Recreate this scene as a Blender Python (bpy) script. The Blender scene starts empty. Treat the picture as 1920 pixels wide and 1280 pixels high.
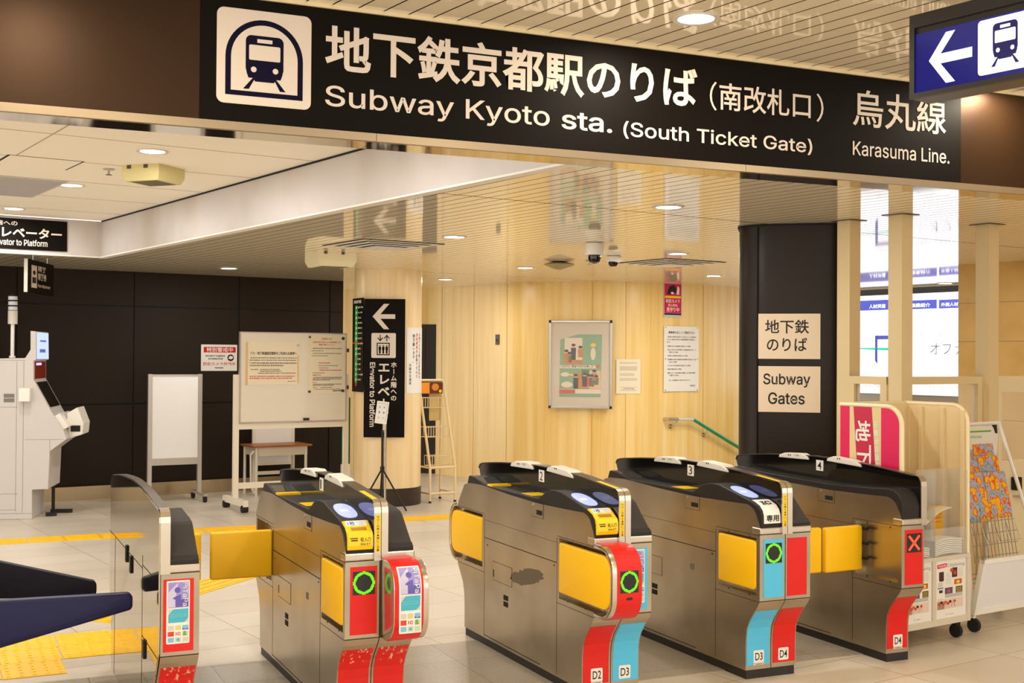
import bpy, bmesh, math, random
from mathutils import Matrix, Vector
from mathutils.geometry import tessellate_polygon
random.seed(7)
D = bpy.data
SC = bpy.context.scene
COL = SC.collection
R = math.radians
sin, cos, pi = math.sin, math.cos, math.pi

# ------------------------------------------------------------------ camera, world, exposure
CAM_H = 1.6
YAW, PITCH, ROLL, FPX = R(24.3), R(0.70), R(0.38), 2298.0
cam_rot = Matrix.Rotation(-YAW, 4, 'Z') @ Matrix.Rotation(pi / 2 + PITCH, 4, 'X') @ Matrix.Rotation(ROLL, 4, 'Z')
cam_data = D.cameras.new('camera')
cam = D.objects.new('camera', cam_data)
COL.objects.link(cam)
cam.matrix_world = Matrix.Translation((0, 0, CAM_H)) @ cam_rot
cam_data.sensor_width = 36.0
cam_data.lens = 36.0 * FPX / 1920.0
cam_data.clip_start = 0.05
cam_data.clip_end = 100
SC.camera = cam

world = D.worlds.new('hall_ambience')
SC.world = world
world.use_nodes = True
world.node_tree.nodes['Background'].inputs[0].default_value = (1.0, 0.96, 0.90, 1)
world.node_tree.nodes['Background'].inputs[1].default_value = 1.75

SC.view_settings.view_transform = 'Standard'
SC.view_settings.look = 'None'
SC.view_settings.gamma = 1.0
SC.view_settings.use_curve_mapping = False
SC.view_settings.exposure = 0.32
SC.cycles.use_denoising = True
SC.cycles.max_bounces = 8
SC.cycles.diffuse_bounces = 4
SC.cycles.glossy_bounces = 4
SC.cycles.sample_clamp_indirect = 6.0
LAMP_W = 12.0            # watts of one ceiling downlight
LAMP_C = (1.0, 0.975, 0.935)

# ------------------------------------------------------------------ where a point of the photograph stands on a known plane
ROT3 = cam_rot.to_3x3()
def ray(x, y):
    return ROT3 @ Vector(((x - 960) / FPX, -(y - 640) / FPX, -1))
def on_z(x, y, z=0.0):
    d = ray(x, y); t = (z - CAM_H) / d.z
    return Vector((d.x * t, d.y * t, z))
class Face:
    """upright plane through p, seen from its front: local x to the right, local z up, local -y towards the viewer"""
    def __init__(s, p, deg):
        s.p = Vector((p[0], p[1], 0)); s.a = R(deg); s.deg = deg
        s.u = Vector((cos(s.a), sin(s.a), 0)); s.n = Vector((sin(s.a), -cos(s.a), 0))
    def w(s, x, y):
        d = ray(x, y); o = Vector((0, 0, CAM_H))
        return o + d * ((s.p - o).dot(s.n) / d.dot(s.n))
    def q(s, x, y):
        v = s.w(x, y) - s.p
        return (v.dot(s.u), v.z)
    def box(s, x0, y0, x1, y1):
        a, b = s.q(x0, y0), s.q(x1, y1)
        return (min(a[0], b[0]), max(a[0], b[0]), min(a[1], b[1]), max(a[1], b[1]))
BDEG = 10.0
BA = R(BDEG)
def bp(bx, by, z=0.0):
    return Vector((bx * cos(BA) - by * sin(BA), bx * sin(BA) + by * cos(BA), z))
def tob(p):
    return (p[0] * cos(BA) + p[1] * sin(BA), -p[0] * sin(BA) + p[1] * cos(BA))

# ------------------------------------------------------------------ materials
def lin(c):
    f = lambda v: (v / 255.0) / 12.92 if v <= 10 else (((v / 255.0) + 0.055) / 1.055) ** 2.4
    return (f(c[0]), f(c[1]), f(c[2]), 1.0)
MATS = {}
def mat(name, c, rough=0.5, metal=0.0, emit=0.0, ecol=None, spec=0.5, coat=0.0, trans=0.0, alpha=1.0, noise=None, bump=None, aniso=0.0):
    if name in MATS: return MATS[name]
    m = D.materials.new(name); MATS[name] = m
    m.use_nodes = True
    nt = m.node_tree; b = nt.nodes['Principled BSDF']
    b.inputs['Base Color'].default_value = lin(c)
    b.inputs['Roughness'].default_value = rough
    b.inputs['Metallic'].default_value = metal
    b.inputs['Specular IOR Level'].default_value = spec
    b.inputs['Coat Weight'].default_value = coat
    b.inputs['Coat Roughness'].default_value = 0.06
    b.inputs['Transmission Weight'].default_value = trans
    b.inputs['Alpha'].default_value = alpha
    if emit:
        b.inputs['Emission Color'].default_value = lin(ecol or c)
        b.inputs['Emission Strength'].default_value = emit
    tc = nt.nodes.new('ShaderNodeTexCoord')
    if noise:      # (scale xyz, second colour, contrast low, high)
        sc, c2, lo, hi = noise
        mp = nt.nodes.new('ShaderNodeMapping'); mp.inputs['Scale'].default_value = sc
        nz = nt.nodes.new('ShaderNodeTexNoise'); nz.inputs['Scale'].default_value = 1.0; nz.inputs['Detail'].default_value = 6
        rp = nt.nodes.new('ShaderNodeValToRGB')
        rp.color_ramp.elements[0].position = lo; rp.color_ramp.elements[0].color = lin(c)
        rp.color_ramp.elements[1].position = hi; rp.color_ramp.elements[1].color = lin(c2)
        nt.links.new(tc.outputs['Object'], mp.inputs[0]); nt.links.new(mp.outputs[0], nz.inputs['Vector'])
        nt.links.new(nz.outputs[0], rp.inputs[0]); nt.links.new(rp.outputs[0], b.inputs['Base Color'])
    if bump:       # (scale, strength)
        nb = nt.nodes.new('ShaderNodeTexNoise'); nb.inputs['Scale'].default_value = bump[0]; nb.inputs['Detail'].default_value = 3
        bu = nt.nodes.new('ShaderNodeBump'); bu.inputs['Strength'].default_value = bump[1]; bu.inputs['Distance'].default_value = 0.002
        nt.links.new(tc.outputs['Object'], nb.inputs['Vector']); nt.links.new(nb.outputs[0], bu.inputs['Height'])
        nt.links.new(bu.outputs[0], b.inputs['Normal'])
    return m

def floor_mat(name, c1, c2, joint, rot, w, h, rough, speck, offs=(0, 0)):
    m = D.materials.new(name); MATS[name] = m; m.use_nodes = True
    nt = m.node_tree; b = nt.nodes['Principled BSDF']; N = nt.nodes.new; L = nt.links.new
    tc = N('ShaderNodeTexCoord'); mp = N('ShaderNodeMapping')
    mp.vector_type = 'POINT'; mp.inputs['Rotation'].default_value = (0, 0, -rot)
    mp.inputs['Location'].default_value = (offs[0], offs[1], 0)
    L(tc.outputs['Object'], mp.inputs[0])
    br = N('ShaderNodeTexBrick'); br.offset = 0.0; br.inputs['Scale'].default_value = 1.0
    br.inputs['Brick Width'].default_value = w; br.inputs['Row Height'].default_value = h
    br.inputs['Mortar Size'].default_value = 0.0028; br.inputs['Mortar Smooth'].default_value = 0.2
    br.inputs['Color1'].default_value = lin(c1); br.inputs['Color2'].default_value = lin(c2); br.inputs['Mortar'].default_value = lin(joint)
    L(mp.outputs[0], br.inputs['Vector'])
    nz = N('ShaderNodeTexNoise'); nz.inputs['Scale'].default_value = 140; nz.inputs['Detail'].default_value = 2
    L(tc.outputs['Object'], nz.inputs['Vector'])
    n2 = N('ShaderNodeTexNoise'); n2.inputs['Scale'].default_value = 1.3; n2.inputs['Detail'].default_value = 5
    L(tc.outputs['Object'], n2.inputs['Vector'])
    r1 = N('ShaderNodeMapRange'); r1.inputs['From Min'].default_value = 0.3; r1.inputs['From Max'].default_value = 0.7
    r1.inputs['To Min'].default_value = 1 - speck; r1.inputs['To Max'].default_value = 1 + speck * 0.4
    L(nz.outputs[0], r1.inputs[0])
    r2 = N('ShaderNodeMapRange'); r2.inputs['From Min'].default_value = 0.3; r2.inputs['From Max'].default_value = 0.7
    r2.inputs['To Min'].default_value = 0.90; r2.inputs['To Max'].default_value = 1.05
    L(n2.outputs[0], r2.inputs[0])
    mu = N('ShaderNodeMath'); mu.operation = 'MULTIPLY'; L(r1.outputs[0], mu.inputs[0]); L(r2.outputs[0], mu.inputs[1])
    mx = N('ShaderNodeVectorMath'); mx.operation = 'SCALE'; L(br.outputs['Color'], mx.inputs[0]); L(mu.outputs[0], mx.inputs['Scale'])
    L(mx.outputs[0], b.inputs['Base Color'])
    b.inputs['Roughness'].default_value = rough
    return m

def streak_mat(name, ca, cb, cc, rough):
    m = D.materials.new(name); MATS[name] = m; m.use_nodes = True
    nt = m.node_tree; b = nt.nodes['Principled BSDF']; N = nt.nodes.new; L = nt.links.new
    tc = N('ShaderNodeTexCoord'); mp = N('ShaderNodeMapping'); mp.inputs['Scale'].default_value = (9, 9, 0.35)
    L(tc.outputs['Object'], mp.inputs[0])
    nz = N('ShaderNodeTexNoise'); nz.inputs['Scale'].default_value = 1; nz.inputs['Detail'].default_value = 7; nz.inputs['Roughness'].default_value = 0.6
    L(mp.outputs[0], nz.inputs['Vector'])
    rp = N('ShaderNodeValToRGB'); e = rp.color_ramp.elements
    e[0].position = 0.30; e[0].color = lin(ca); e[1].position = 0.70; e[1].color = lin(cc)
    k = e.new(0.5); k.color = lin(cb)
    L(nz.outputs[0], rp.inputs[0]); L(rp.outputs[0], b.inputs['Base Color'])
    b.inputs['Roughness'].default_value = rough
    return m

def flower_mat(name, seed):
    """printed cover: round flowers and wavy bands in orange, yellow, blue-grey and teal"""
    m = D.materials.new(name); MATS[name] = m; m.use_nodes = True
    nt = m.node_tree; b = nt.nodes['Principled BSDF']; N = nt.nodes.new; L = nt.links.new
    tc = N('ShaderNodeTexCoord'); mp = N('ShaderNodeMapping'); mp.inputs['Location'].default_value = (seed, seed * 0.7, 0.3)
    L(tc.outputs['Object'], mp.inputs[0])
    nz = N('ShaderNodeTexNoise'); nz.inputs['Scale'].default_value = 26; nz.inputs['Detail'].default_value = 1
    L(mp.outputs[0], nz.inputs['Vector'])
    ad = N('ShaderNodeVectorMath'); ad.operation = 'MULTIPLY_ADD'; ad.inputs[1].default_value = (0.05, 0.05, 0.05)
    L(nz.outputs['Color'], ad.inputs[0]); L(mp.outputs[0], ad.inputs[2])
    vo = N('ShaderNodeTexVoronoi'); vo.inputs['Scale'].default_value = 19; L(ad.outputs[0], vo.inputs['Vector'])
    rp = N('ShaderNodeValToRGB'); rp.color_ramp.interpolation = 'CONSTANT'; e = rp.color_ramp.elements
    cols = [(0.0, (240, 90, 150)), (0.12, (236, 190, 40)), (0.34, (240, 150, 30)), (0.42, (228, 84, 34)), (0.52, (168, 176, 196)), (0.74, (70, 140, 130)), (0.80, (165, 172, 192))]
    e[0].position = 0; e[0].color = lin(cols[0][1]); e[1].position = cols[1][0]; e[1].color = lin(cols[1][1])
    for p, c in cols[2:]:
        k = e.new(p); k.color = lin(c)
    L(vo.outputs['Distance'], rp.inputs[0]); L(rp.outputs[0], b.inputs['Base Color'])
    b.inputs['Roughness'].default_value = 0.3
    return m

# ------------------------------------------------------------------ mesh building
class MB:
    def __init__(s):
        s.v = []; s.f = []; s.mi = []; s.m = 0; s.M = None
    def add(s, vs, fs):
        o = len(s.v)
        for p in vs:
            p = Vector(p)
            s.v.append(s.M @ p if s.M is not None else p)
        for f in fs:
            s.f.append([i + o for i in f]); s.mi.append(s.m)
        return s
    def box(s, x0, x1, y0, y1, z0, z1):
        if x0 > x1: x0, x1 = x1, x0
        if y0 > y1: y0, y1 = y1, y0
        if z0 > z1: z0, z1 = z1, z0
        return s.add([(x0, y0, z0), (x1, y0, z0), (x1, y1, z0), (x0, y1, z0), (x0, y0, z1), (x1, y0, z1), (x1, y1, z1), (x0, y1, z1)],
                     [(0, 3, 2, 1), (4, 5, 6, 7), (0, 1, 5, 4), (1, 2, 6, 5), (2, 3, 7, 6), (3, 0, 4, 7)])
    def prism(s, pts, axis, a, b):
        """polygon pts extruded along axis ('x': pts are (y,z); 'y': (x,z); 'z': (x,y)) from a to b"""
        def P(p, t):
            return {'x': (t, p[0], p[1]), 'y': (p[0], t, p[1]), 'z': (p[0], p[1], t)}[axis]
        n = len(pts)
        vs = [P(p, a) for p in pts] + [P(p, b) for p in pts]
        fs = [list(range(n))[::-1], [n + i for i in range(n)]] + [[i, (i + 1) % n, n + (i + 1) % n, n + i] for i in range(n)]
        return s.add(vs, fs)
    def ribbon(s, pts, axis, a, b, th):
        """open line of points given thickness th on its left side, extruded along axis"""
        n = len(pts); off = []
        for i in range(n):
            p0 = pts[max(0, i - 1)]; p1 = pts[min(n - 1, i + 1)]
            dx, dy = p1[0] - p0[0], p1[1] - p0[1]; l = math.hypot(dx, dy) or 1
            off.append((pts[i][0] - dy / l * th, pts[i][1] + dx / l * th))
        def P(p, t):
            return {'x': (t, p[0], p[1]), 'y': (p[0], t, p[1]), 'z': (p[0], p[1], t)}[axis]
        for i in range(n - 1):
            q = [pts[i], pts[i + 1], off[i + 1], off[i]]
            vs = [P(p, a) for p in q] + [P(p, b) for p in q]
            s.add(vs, [(3, 2, 1, 0), (4, 5, 6, 7), (0, 1, 5, 4), (1, 2, 6, 5), (2, 3, 7, 6), (3, 0, 4, 7)])
        return s
    def cyl(s, p0, p1, r0, r1=None, n=16, cap=True):
        p0 = Vector(p0); p1 = Vector(p1); r1 = r0 if r1 is None else r1
        d = (p1 - p0).normalized()
        u = d.orthogonal().normalized(); w = d.cross(u)
        vs = []
        for p, r in ((p0, r0), (p1, r1)):
            for i in range(n):
                a = 2 * pi * i / n
                vs.append(p + (u * cos(a) + w * sin(a)) * r)
        fs = [[i, (i + 1) % n, n + (i + 1) % n, n + i] for i in range(n)]
        if cap: fs += [list(range(n))[::-1], [n + i for i in range(n)]]
        return s.add(vs, fs)
    def tube(s, path, r, n=8):
        path = [Vector(p) for p in path]; vs = []; fs = []
        u = None
        for k, p in enumerate(path):
            d = (path[min(k + 1, len(path) - 1)] - path[max(k - 1, 0)]).normalized()
            u = d.orthogonal().normalized() if u is None else (u - d * u.dot(d)).normalized()
            w = d.cross(u)
            for i in range(n):
                a = 2 * pi * i / n
                vs.append(p + (u * cos(a) + w * sin(a)) * r)
        for k in range(len(path) - 1):
            for i in range(n):
                fs.append([k * n + i, k * n + (i + 1) % n, (k + 1) * n + (i + 1) % n, (k + 1) * n + i])
        fs += [list(range(n))[::-1], [(len(path) - 1) * n + i for i in range(n)]]
        return s.add(vs, fs)
    def lathe(s, prof, c=(0, 0, 0), n=24, cap=True):
        """profile of (radius, z) turned about the z axis through c"""
        vs = []; fs = []; k = len(prof)
        for i in range(n):
            a = 2 * pi * i / n
            for r, z in prof: vs.append((c[0] + r * cos(a), c[1] + r * sin(a), c[2] + z))
        for i in range(n):
            j = (i + 1) % n
            for t in range(k - 1): fs.append([i * k + t, j * k + t, j * k + t + 1, i * k + t + 1])
        if cap: fs.append([i * k for i in range(n)][::-1]); fs.append([i * k + k - 1 for i in range(n)])
        return s.add(vs, fs)
    # flat marks on an upright plane facing local -y, at depth y (towards the viewer = smaller y)
    def poly(s, pts, y, t=0.0008):
        return s.prism(pts, 'y', y, y - t)
    def rect(s, x0, x1, z0, z1, y, t=0.0008):
        return s.box(x0, x1, y - t, y, z0, z1)
    def rrect(s, x0, x1, z0, z1, r, y, t=0.0008, n=6):
        return s.prism(rr(x0, x1, z0, z1, r, n), 'y', y, y - t)
    def disc(s, x, z, rx, rz, y, t=0.0008, n=24):
        return s.prism([(x + rx * cos(2 * pi * i / n), z + rz * sin(2 * pi * i / n)) for i in range(n)], 'y', y, y - t)
    def text(s, st, x0, x1, z0, z1, y, bold=0.0, t=0.0006, keep=False):
        """lettering fitted to the box; keep=True keeps its proportions and fits the height"""
        vs, fs, bb = glyphs(st, bold)
        w = bb[1] - bb[0]; h = bb[3] - bb[2]
        if w < 1e-6 or h < 1e-6: return s
        sx = (x1 - x0) / w; sz = (z1 - z0) / h
        if keep: sx = sz
        return s.add([(x0 + (p[0] - bb[0]) * sx, y - t - p[2], z0 + (p[1] - bb[2]) * sz) for p in vs], fs)
    def column(s, st, xc, z1, h, w, y, bold=0.0, t=0.0006, gap=1.08):
        """upright Japanese lettering, one character under the other"""
        z = z1
        for ch in st:
            if ch != ' ':
                if ch in 'ー―':
                    s.rect(xc - w * 0.06, xc + w * 0.06, z - h * 0.92, z - h * 0.08, y, t)
                else:
                    vs, fs, bb = glyphs(ch, bold, True)
                    s.add([(xc + (p[0] - 0.5) * w, y - t - p[2], z - h + (p[1] + 0.12) * h) for p in vs], fs)
            z -= h * gap
        return s
    def build(s, name, mats, parent=None, smooth=False, bevel=0.0, seg=2, fix=True):
        if not isinstance(mats, (list, tuple)): mats = [mats]
        me = D.meshes.new(name)
        me.from_pydata([tuple(p) for p in s.v], [], s.f)
        for m in mats: me.materials.append(m)
        for p, i in zip(me.polygons, s.mi): p.material_index = i
        bm = bmesh.new(); bm.from_mesh(me)
        if fix: bmesh.ops.recalc_face_normals(bm, faces=bm.faces)
        if bevel:
            ed = [e for e in bm.edges if len(e.link_faces) == 2 and e.calc_face_angle(0) > R(35)]
            bmesh.ops.bevel(bm, geom=ed, offset=bevel, segments=seg, profile=0.5, affect='EDGES', clamp_overlap=True)
        bm.to_mesh(me); bm.free()
        if smooth:
            for p in me.polygons: p.use_smooth = True
            me.set_sharp_from_angle(angle=R(38))
        o = D.objects.new(name, me); COL.objects.link(o)
        if parent is not None: o.parent = parent
        return o

def rr(x0, x1, z0, z1, r, n=6):
    pts = []
    for cx, cz, a0 in ((x1 - r, z0 + r, -90), (x1 - r, z1 - r, 0), (x0 + r, z1 - r, 90), (x0 + r, z0 + r, 180)):
        for i in range(n + 1):
            a = R(a0 + 90 * i / n); pts.append((cx + r * cos(a), cz + r * sin(a)))
    return pts

GL = {}
try:      # the grotesque face that ships with Blender, for Latin lettering
    SANS = D.fonts.load(bpy.utils.system_resource('DATAFILES', path='fonts') + '/Inter.woff2')
except Exception:
    SANS = None
def glyphs(st, bold=0.0, single=False):
    """flat faces of a line of lettering; each outline is thickened by bold and filled with the holes that lie in it"""
    key = (st, bold)
    if key in GL: return GL[key]
    cu = D.curves.new('t', 'FONT'); cu.body = st; cu.size = 1.0; cu.resolution_u = 3; cu.fill_mode = 'NONE'
    if SANS and all(ord(c) < 256 and not c.isdigit() for c in st): cu.font = SANS
    ob = D.objects.new('t', cu); COL.objects.link(ob)
    dg = bpy.context.evaluated_depsgraph_get(); dg.update()
    me = ob.evaluated_get(dg).to_mesh()
    co = [(v.co.x, v.co.y) for v in me.vertices]; nxt = {}
    for e in me.edges: nxt.setdefault(e.vertices[0], []).append(e.vertices[1]); nxt.setdefault(e.vertices[1], []).append(e.vertices[0])
    ob.evaluated_get(dg).to_mesh_clear()
    D.objects.remove(ob); D.curves.remove(cu)
    loops = []; seen = set()
    for k in range(len(co)):
        if k in seen or k not in nxt: continue
        lp = [k]; seen.add(k); c = k + 1 if k + 1 in nxt[k] else nxt[k][0]
        while c not in seen:
            lp.append(c); seen.add(c)
            c = [n for n in nxt[c] if n != lp[-2]][0] if len(nxt[c]) > 1 else c
        q = [co[n] for n in lp]
        q = [p for n, p in enumerate(q) if math.hypot(p[0] - q[n - 1][0], p[1] - q[n - 1][1]) > 1e-5]
        if len(q) > 2: loops.append(q)
    area = lambda q: sum(q[n - 1][0] * q[n][1] - q[n][0] * q[n - 1][1] for n in range(len(q))) / 2
    if loops:
        big = max(loops, key=lambda q: abs(area(q))); sg = 1 if area(big) > 0 else -1
    def inside(p, q):
        r = False
        for n in range(len(q)):
            a, b = q[n - 1], q[n]
            if (a[1] > p[1]) != (b[1] > p[1]) and p[0] < (b[0] - a[0]) * (p[1] - a[1]) / (b[1] - a[1]) + a[0]: r = not r
        return r
    def thick(q):
        if not bold: return q
        out = []; m = len(q)
        for n in range(m):
            a, b, c = q[n - 1], q[n], q[(n + 1) % m]
            d0 = Vector((b[0] - a[0], b[1] - a[1])).normalized(); d1 = Vector((c[0] - b[0], c[1] - b[1])).normalized()
            n0 = Vector((d0.y, -d0.x)) * sg; n1 = Vector((d1.y, -d1.x)) * sg
            t = n0 + n1; l = t.length
            t = t / l if l > 1e-4 else n0
            k = bold / max(0.5, t.dot(n0))
            out.append((b[0] + t.x * k, b[1] + t.y * k))
        return out
    outer = [q for q in loops if area(q) * sg > 0]; holes = [q for q in loops if area(q) * sg <= 0]
    own = {n: [] for n in range(len(outer))}
    for h in holes:
        c = [n for n, q in enumerate(outer) if inside(h[0], q)]
        if c: own[min(c, key=lambda n: abs(area(outer[n])))].append(h)
    vs = []; fs = []
    for n, q in enumerate(outer):
        polys = [thick(q)] + [thick(h) for h in own[n]]
        o = len(vs); flat = [p for pl in polys for p in pl]
        vs += [(p[0], p[1], (n % 4) * 7e-5) for p in flat]
        for t in tessellate_polygon([[Vector((p[0], p[1], 0)) for p in pl] for pl in polys]): fs.append([o + k for k in t])
    if vs: bb = (min(p[0] for p in vs), max(p[0] for p in vs), min(p[1] for p in vs), max(p[1] for p in vs))
    else: bb = (0, 0, 0, 0)
    GL[key] = (vs, fs, bb)
    return GL[key]

def thing(name, label, cat, loc=(0, 0, 0), deg=0.0, group=None):
    o = D.objects.new(name, None); COL.objects.link(o)
    o.empty_display_size = 0.05
    o.location = loc; o.rotation_euler = (0, 0, R(deg))
    o['label'] = label; o['category'] = cat
    if group: o['group'] = group
    return o
def tag(o, label, cat, group=None):
    o['label'] = label; o['category'] = cat
    if group: o['group'] = group
    return o
def struct(o):
    o['kind'] = 'structure'; return o
def dup(root, loc, deg=None, label=None, group=None):
    r = root.copy(); COL.objects.link(r); r.location = loc
    if deg is not None: r.rotation_euler = (0, 0, R(deg))
    if label: r['label'] = label
    if group: r['group'] = group
    for ch in list(root.children):
        c = ch.copy(); COL.objects.link(c); c.parent = r
        for g in list(ch.children):
            d = g.copy(); COL.objects.link(d); d.parent = c
    return r
def cut(o, boxes, bev=0.0):
    """take box-shaped pockets out of a part, then round its edges"""
    tmp = []
    for b in boxes:
        c = (b if isinstance(b, MB) else MB().box(*b)).build('pocket_cutter', o.data.materials[0]); c.parent = o.parent
        md = o.modifiers.new('b', 'BOOLEAN'); md.operation = 'DIFFERENCE'; md.object = c; md.solver = 'EXACT'
        tmp.append(c)
    if bev:
        md = o.modifiers.new('v', 'BEVEL'); md.width = bev; md.segments = 2; md.limit_method = 'ANGLE'; md.angle_limit = R(50)
    dg = bpy.context.evaluated_depsgraph_get(); dg.update()
    me = D.meshes.new_from_object(o.evaluated_get(dg))
    old = o.data; o.modifiers.clear(); o.data = me; D.meshes.remove(old); me.name = o.name
    for c in tmp:
        d = c.data; D.objects.remove(c); D.meshes.remove(d)
    return o

# ------------------------------------------------------------------ palette
M_steel = mat('brushed_steel', (188, 176, 156), 0.26, 0.92, noise=((3, 3, 4), (156, 144, 122), 0.35, 0.8))
M_steel_l = mat('light_steel', (205, 195, 180), 0.22, 0.95)
M_steel_m = mat('mirror_steel', (200, 190, 172), 0.06, 1.0)
M_steel_m2 = mat('polished_steel', (190, 178, 156), 0.045, 1.0)
M_black = mat('black_plastic', (32, 28, 26), 0.5, spec=0.35)
M_blackg = mat('black_gloss', (8, 7, 8), 0.05, spec=0.6)
M_brown = mat('bronze_trim', (86, 74, 64), 0.3, 0.5)
M_dark = mat('dark_gap', (14, 12, 11), 0.8)
M_plinth = mat('black_plinth', (34, 29, 26), 0.5)
M_grey = mat('charcoal_cover', (62, 57, 54), 0.75, spec=0.25, bump=(900, 0.15))
M_yel = mat('yellow_pad', (255, 198, 0), 0.45, bump=(420, 0.12))
M_yelp = mat('yellow_plastic', (255, 208, 12), 0.3)
M_red = mat('red_vinyl', (218, 10, 2), 0.4)
M_cyan = mat('cyan_vinyl', (82, 192, 236), 0.4)
M_white = mat('white_paint', (238, 234, 226), 0.4)
M_offw = mat('off_white_plastic', (225, 220, 210), 0.4)
M_paper = mat('paper', (238, 226, 200), 0.7)
M_paperw = mat('white_paper', (240, 238, 232), 0.7)
M_ink = mat('black_ink', (18, 16, 16), 0.6)
M_inkg = mat('grey_ink', (120, 112, 100), 0.7)
M_redink = mat('red_ink', (214, 60, 44), 0.6)
M_blueink = mat('blue_ink', (46, 96, 178), 0.6)
M_sign = mat('black_sign_sheet', (15, 9, 5), 0.5, spec=0.1)
M_signt = mat('sign_lettering', (228, 216, 204), 0.6, spec=0.25)
M_navyink = mat('navy_ink', (12, 8, 40), 0.6, spec=0.12)
M_beige = mat('beige_paint', (230, 206, 158), 0.4)
M_cream = mat('cream_paint', (240, 224, 184), 0.4)
M_glass = mat('clear_pane', (250, 250, 245), 0.02, alpha=0.16, spec=0.6)
M_acryl = mat('clear_acrylic', (225, 225, 220), 0.05, alpha=0.18, spec=0.6)
M_wire = mat('grey_wire', (170, 165, 158), 0.35, 0.7)
M_lampw = mat('lamp_lens', (255, 250, 240), 0.4, emit=14.0)
M_rubber = mat('black_rubber', (22, 20, 20), 0.7)
M_pink = mat('pink_print', (220, 16, 84), 0.4)
M_pinkd = mat('deep_pink_print', (196, 28, 66), 0.4)
# ================================================================== THE SETTING
CZ = 2.52          # slatted ceiling
FZ = 2.99          # ceiling of the front hall
FY = 4.728         # front of the big sign beam
M_floor = floor_mat('floor_tile', (216, 206, 191), (207, 196, 179), (140, 124, 102), BA, 0.81, 0.405, 0.34, 0.10, (-0.305, -0.765))
M_gran = floor_mat('granite_tile', (176, 166, 150), (166, 156, 140), (120, 110, 95), 0.0, 0.6, 0.6, 0.3, 0.28)
struct(MB().box(-7, 14, -5, 19, -0.1, 0.0).build('floor', M_floor))
struct(MB().box(-3.0, 4.62, 5.285, 6.385, 0.0, 0.003).build('trim_1', M_gran))

M_slat = mat('ceiling_slat_enamel', (255, 242, 214), 0.045, spec=0.7)
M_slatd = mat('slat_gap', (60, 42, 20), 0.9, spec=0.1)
M_plaster = mat('ceiling_plaster', (255, 248, 234), 0.75)
def slats(name, b0, b1, pitch, start, end, z, gap=0.008, th=0.012, phase=0.0):
    mb = MB(); n0 = math.floor((b0 - phase) / pitch); n1 = math.ceil((b1 - phase) / pitch)
    mb.m = 0
    for i in range(n0, n1):
        x0 = phase + i * pitch + gap / 2; x1 = phase + (i + 1) * pitch - gap / 2
        q = [bp(x0, start(x0)), bp(x1, start(x1)), bp(x1, end(x1)), bp(x0, end(x0))]
        if end(x0) - start(x0) < 0.02: continue
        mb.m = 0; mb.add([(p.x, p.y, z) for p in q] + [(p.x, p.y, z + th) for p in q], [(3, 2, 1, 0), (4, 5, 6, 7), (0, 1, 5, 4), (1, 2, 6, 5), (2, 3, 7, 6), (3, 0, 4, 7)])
        for k in range(1, 6): mb.mi[-k] = 1  # slat edges coloured dark too, painting in the shade of the gaps
    mb.m = 1; o_ = 0.009
    bb0 = max(b0, 3.5) if name in ('ceiling_slats_1', 'ceiling_slats_2') else b0
    o1_ = -0.004 if name == 'ceiling_slats_3' else o_
    q = [bp(bb0, start(bb0) - o1_), bp(b1, start(b1) - o1_), bp(b1, end(b1) + o_), bp(bb0, end(bb0) + o_)]
    mb.add([(p.x, p.y, z + th) for p in q] + [(p.x, p.y, z + th + 0.03) for p in q], [(3, 2, 1, 0), (4, 5, 6, 7), (0, 1, 5, 4), (1, 2, 6, 5), (2, 3, 7, 6), (3, 0, 4, 7)])
    return struct(mb.build(name, [M_slat, M_slatd]))
def atY(Y): return lambda bx: (Y - bx * sin(BA)) / cos(BA)
BX = 3.42                                     # right edge of the high ceiling
J1, J2, WB = 5.95, 11.66, 13.72               # joints of the slats, dark back wall
K0, K1 = (3.430, 4.4), (3.285, J2)            # the bulkhead's foot, from the beam to its far corner
def kx(by): return K0[0] + (K1[0] - K0[0]) * (by - K0[1]) / (K1[1] - K0[1])
def kstart(b): return K0[1] + (K0[0] + 0.03 - b) / (K0[0] - K1[0]) * (K1[1] - K0[1])
slats('ceiling_slats_1', 3.30, 12.9, 0.105, lambda b: max(atY(4.935)(b), kstart(b)), lambda b: J1 - 0.007, CZ)
slats('ceiling_slats_2', 3.20, 12.9, 0.105, lambda b: max(J1 + 0.007, kstart(b)), lambda b: J2 - 0.007, CZ)
slats('ceiling_slats_3', -4.0, 12.9, 0.105, lambda b: J2 + 0.007, lambda b: WB + 3.4, CZ)
slats('ceiling_slats_front', -5.5, 9.5, 0.105, atY(-4.6), atY(FY - 0.006), FZ, phase=0.035)
# high plaster ceiling on the left and the bulkhead around it
HZ = 2.845
def bbox(mb, bx0, bx1, by0, by1, z0, z1):
    q = [bp(bx0, by0), bp(bx1, by0), bp(bx1, by1), bp(bx0, by1)]
    return mb.add([(p.x, p.y, z0) for p in q] + [(p.x, p.y, z1) for p in q], [(3, 2, 1, 0), (4, 5, 6, 7), (0, 1, 5, 4), (1, 2, 6, 5), (2, 3, 7, 6), (3, 0, 4, 7)])
mb = MB(); cs_ = atY(4.94)
def skew(mb, bx0, bx1, by1, z0, z1):
    q = [bp(bx0, cs_(bx0)), bp(bx1, cs_(bx1)), bp(bx1, by1), bp(bx0, by1)]
    return mb.add([(p.x, p.y, z0) for p in q] + [(p.x, p.y, z1) for p in q], [(3, 2, 1, 0), (4, 5, 6, 7), (0, 1, 5, 4), (1, 2, 6, 5), (2, 3, 7, 6), (3, 0, 4, 7)])
skew(mb, -4, BX, J2, HZ, HZ + 0.05)
mb.m = 1
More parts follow.
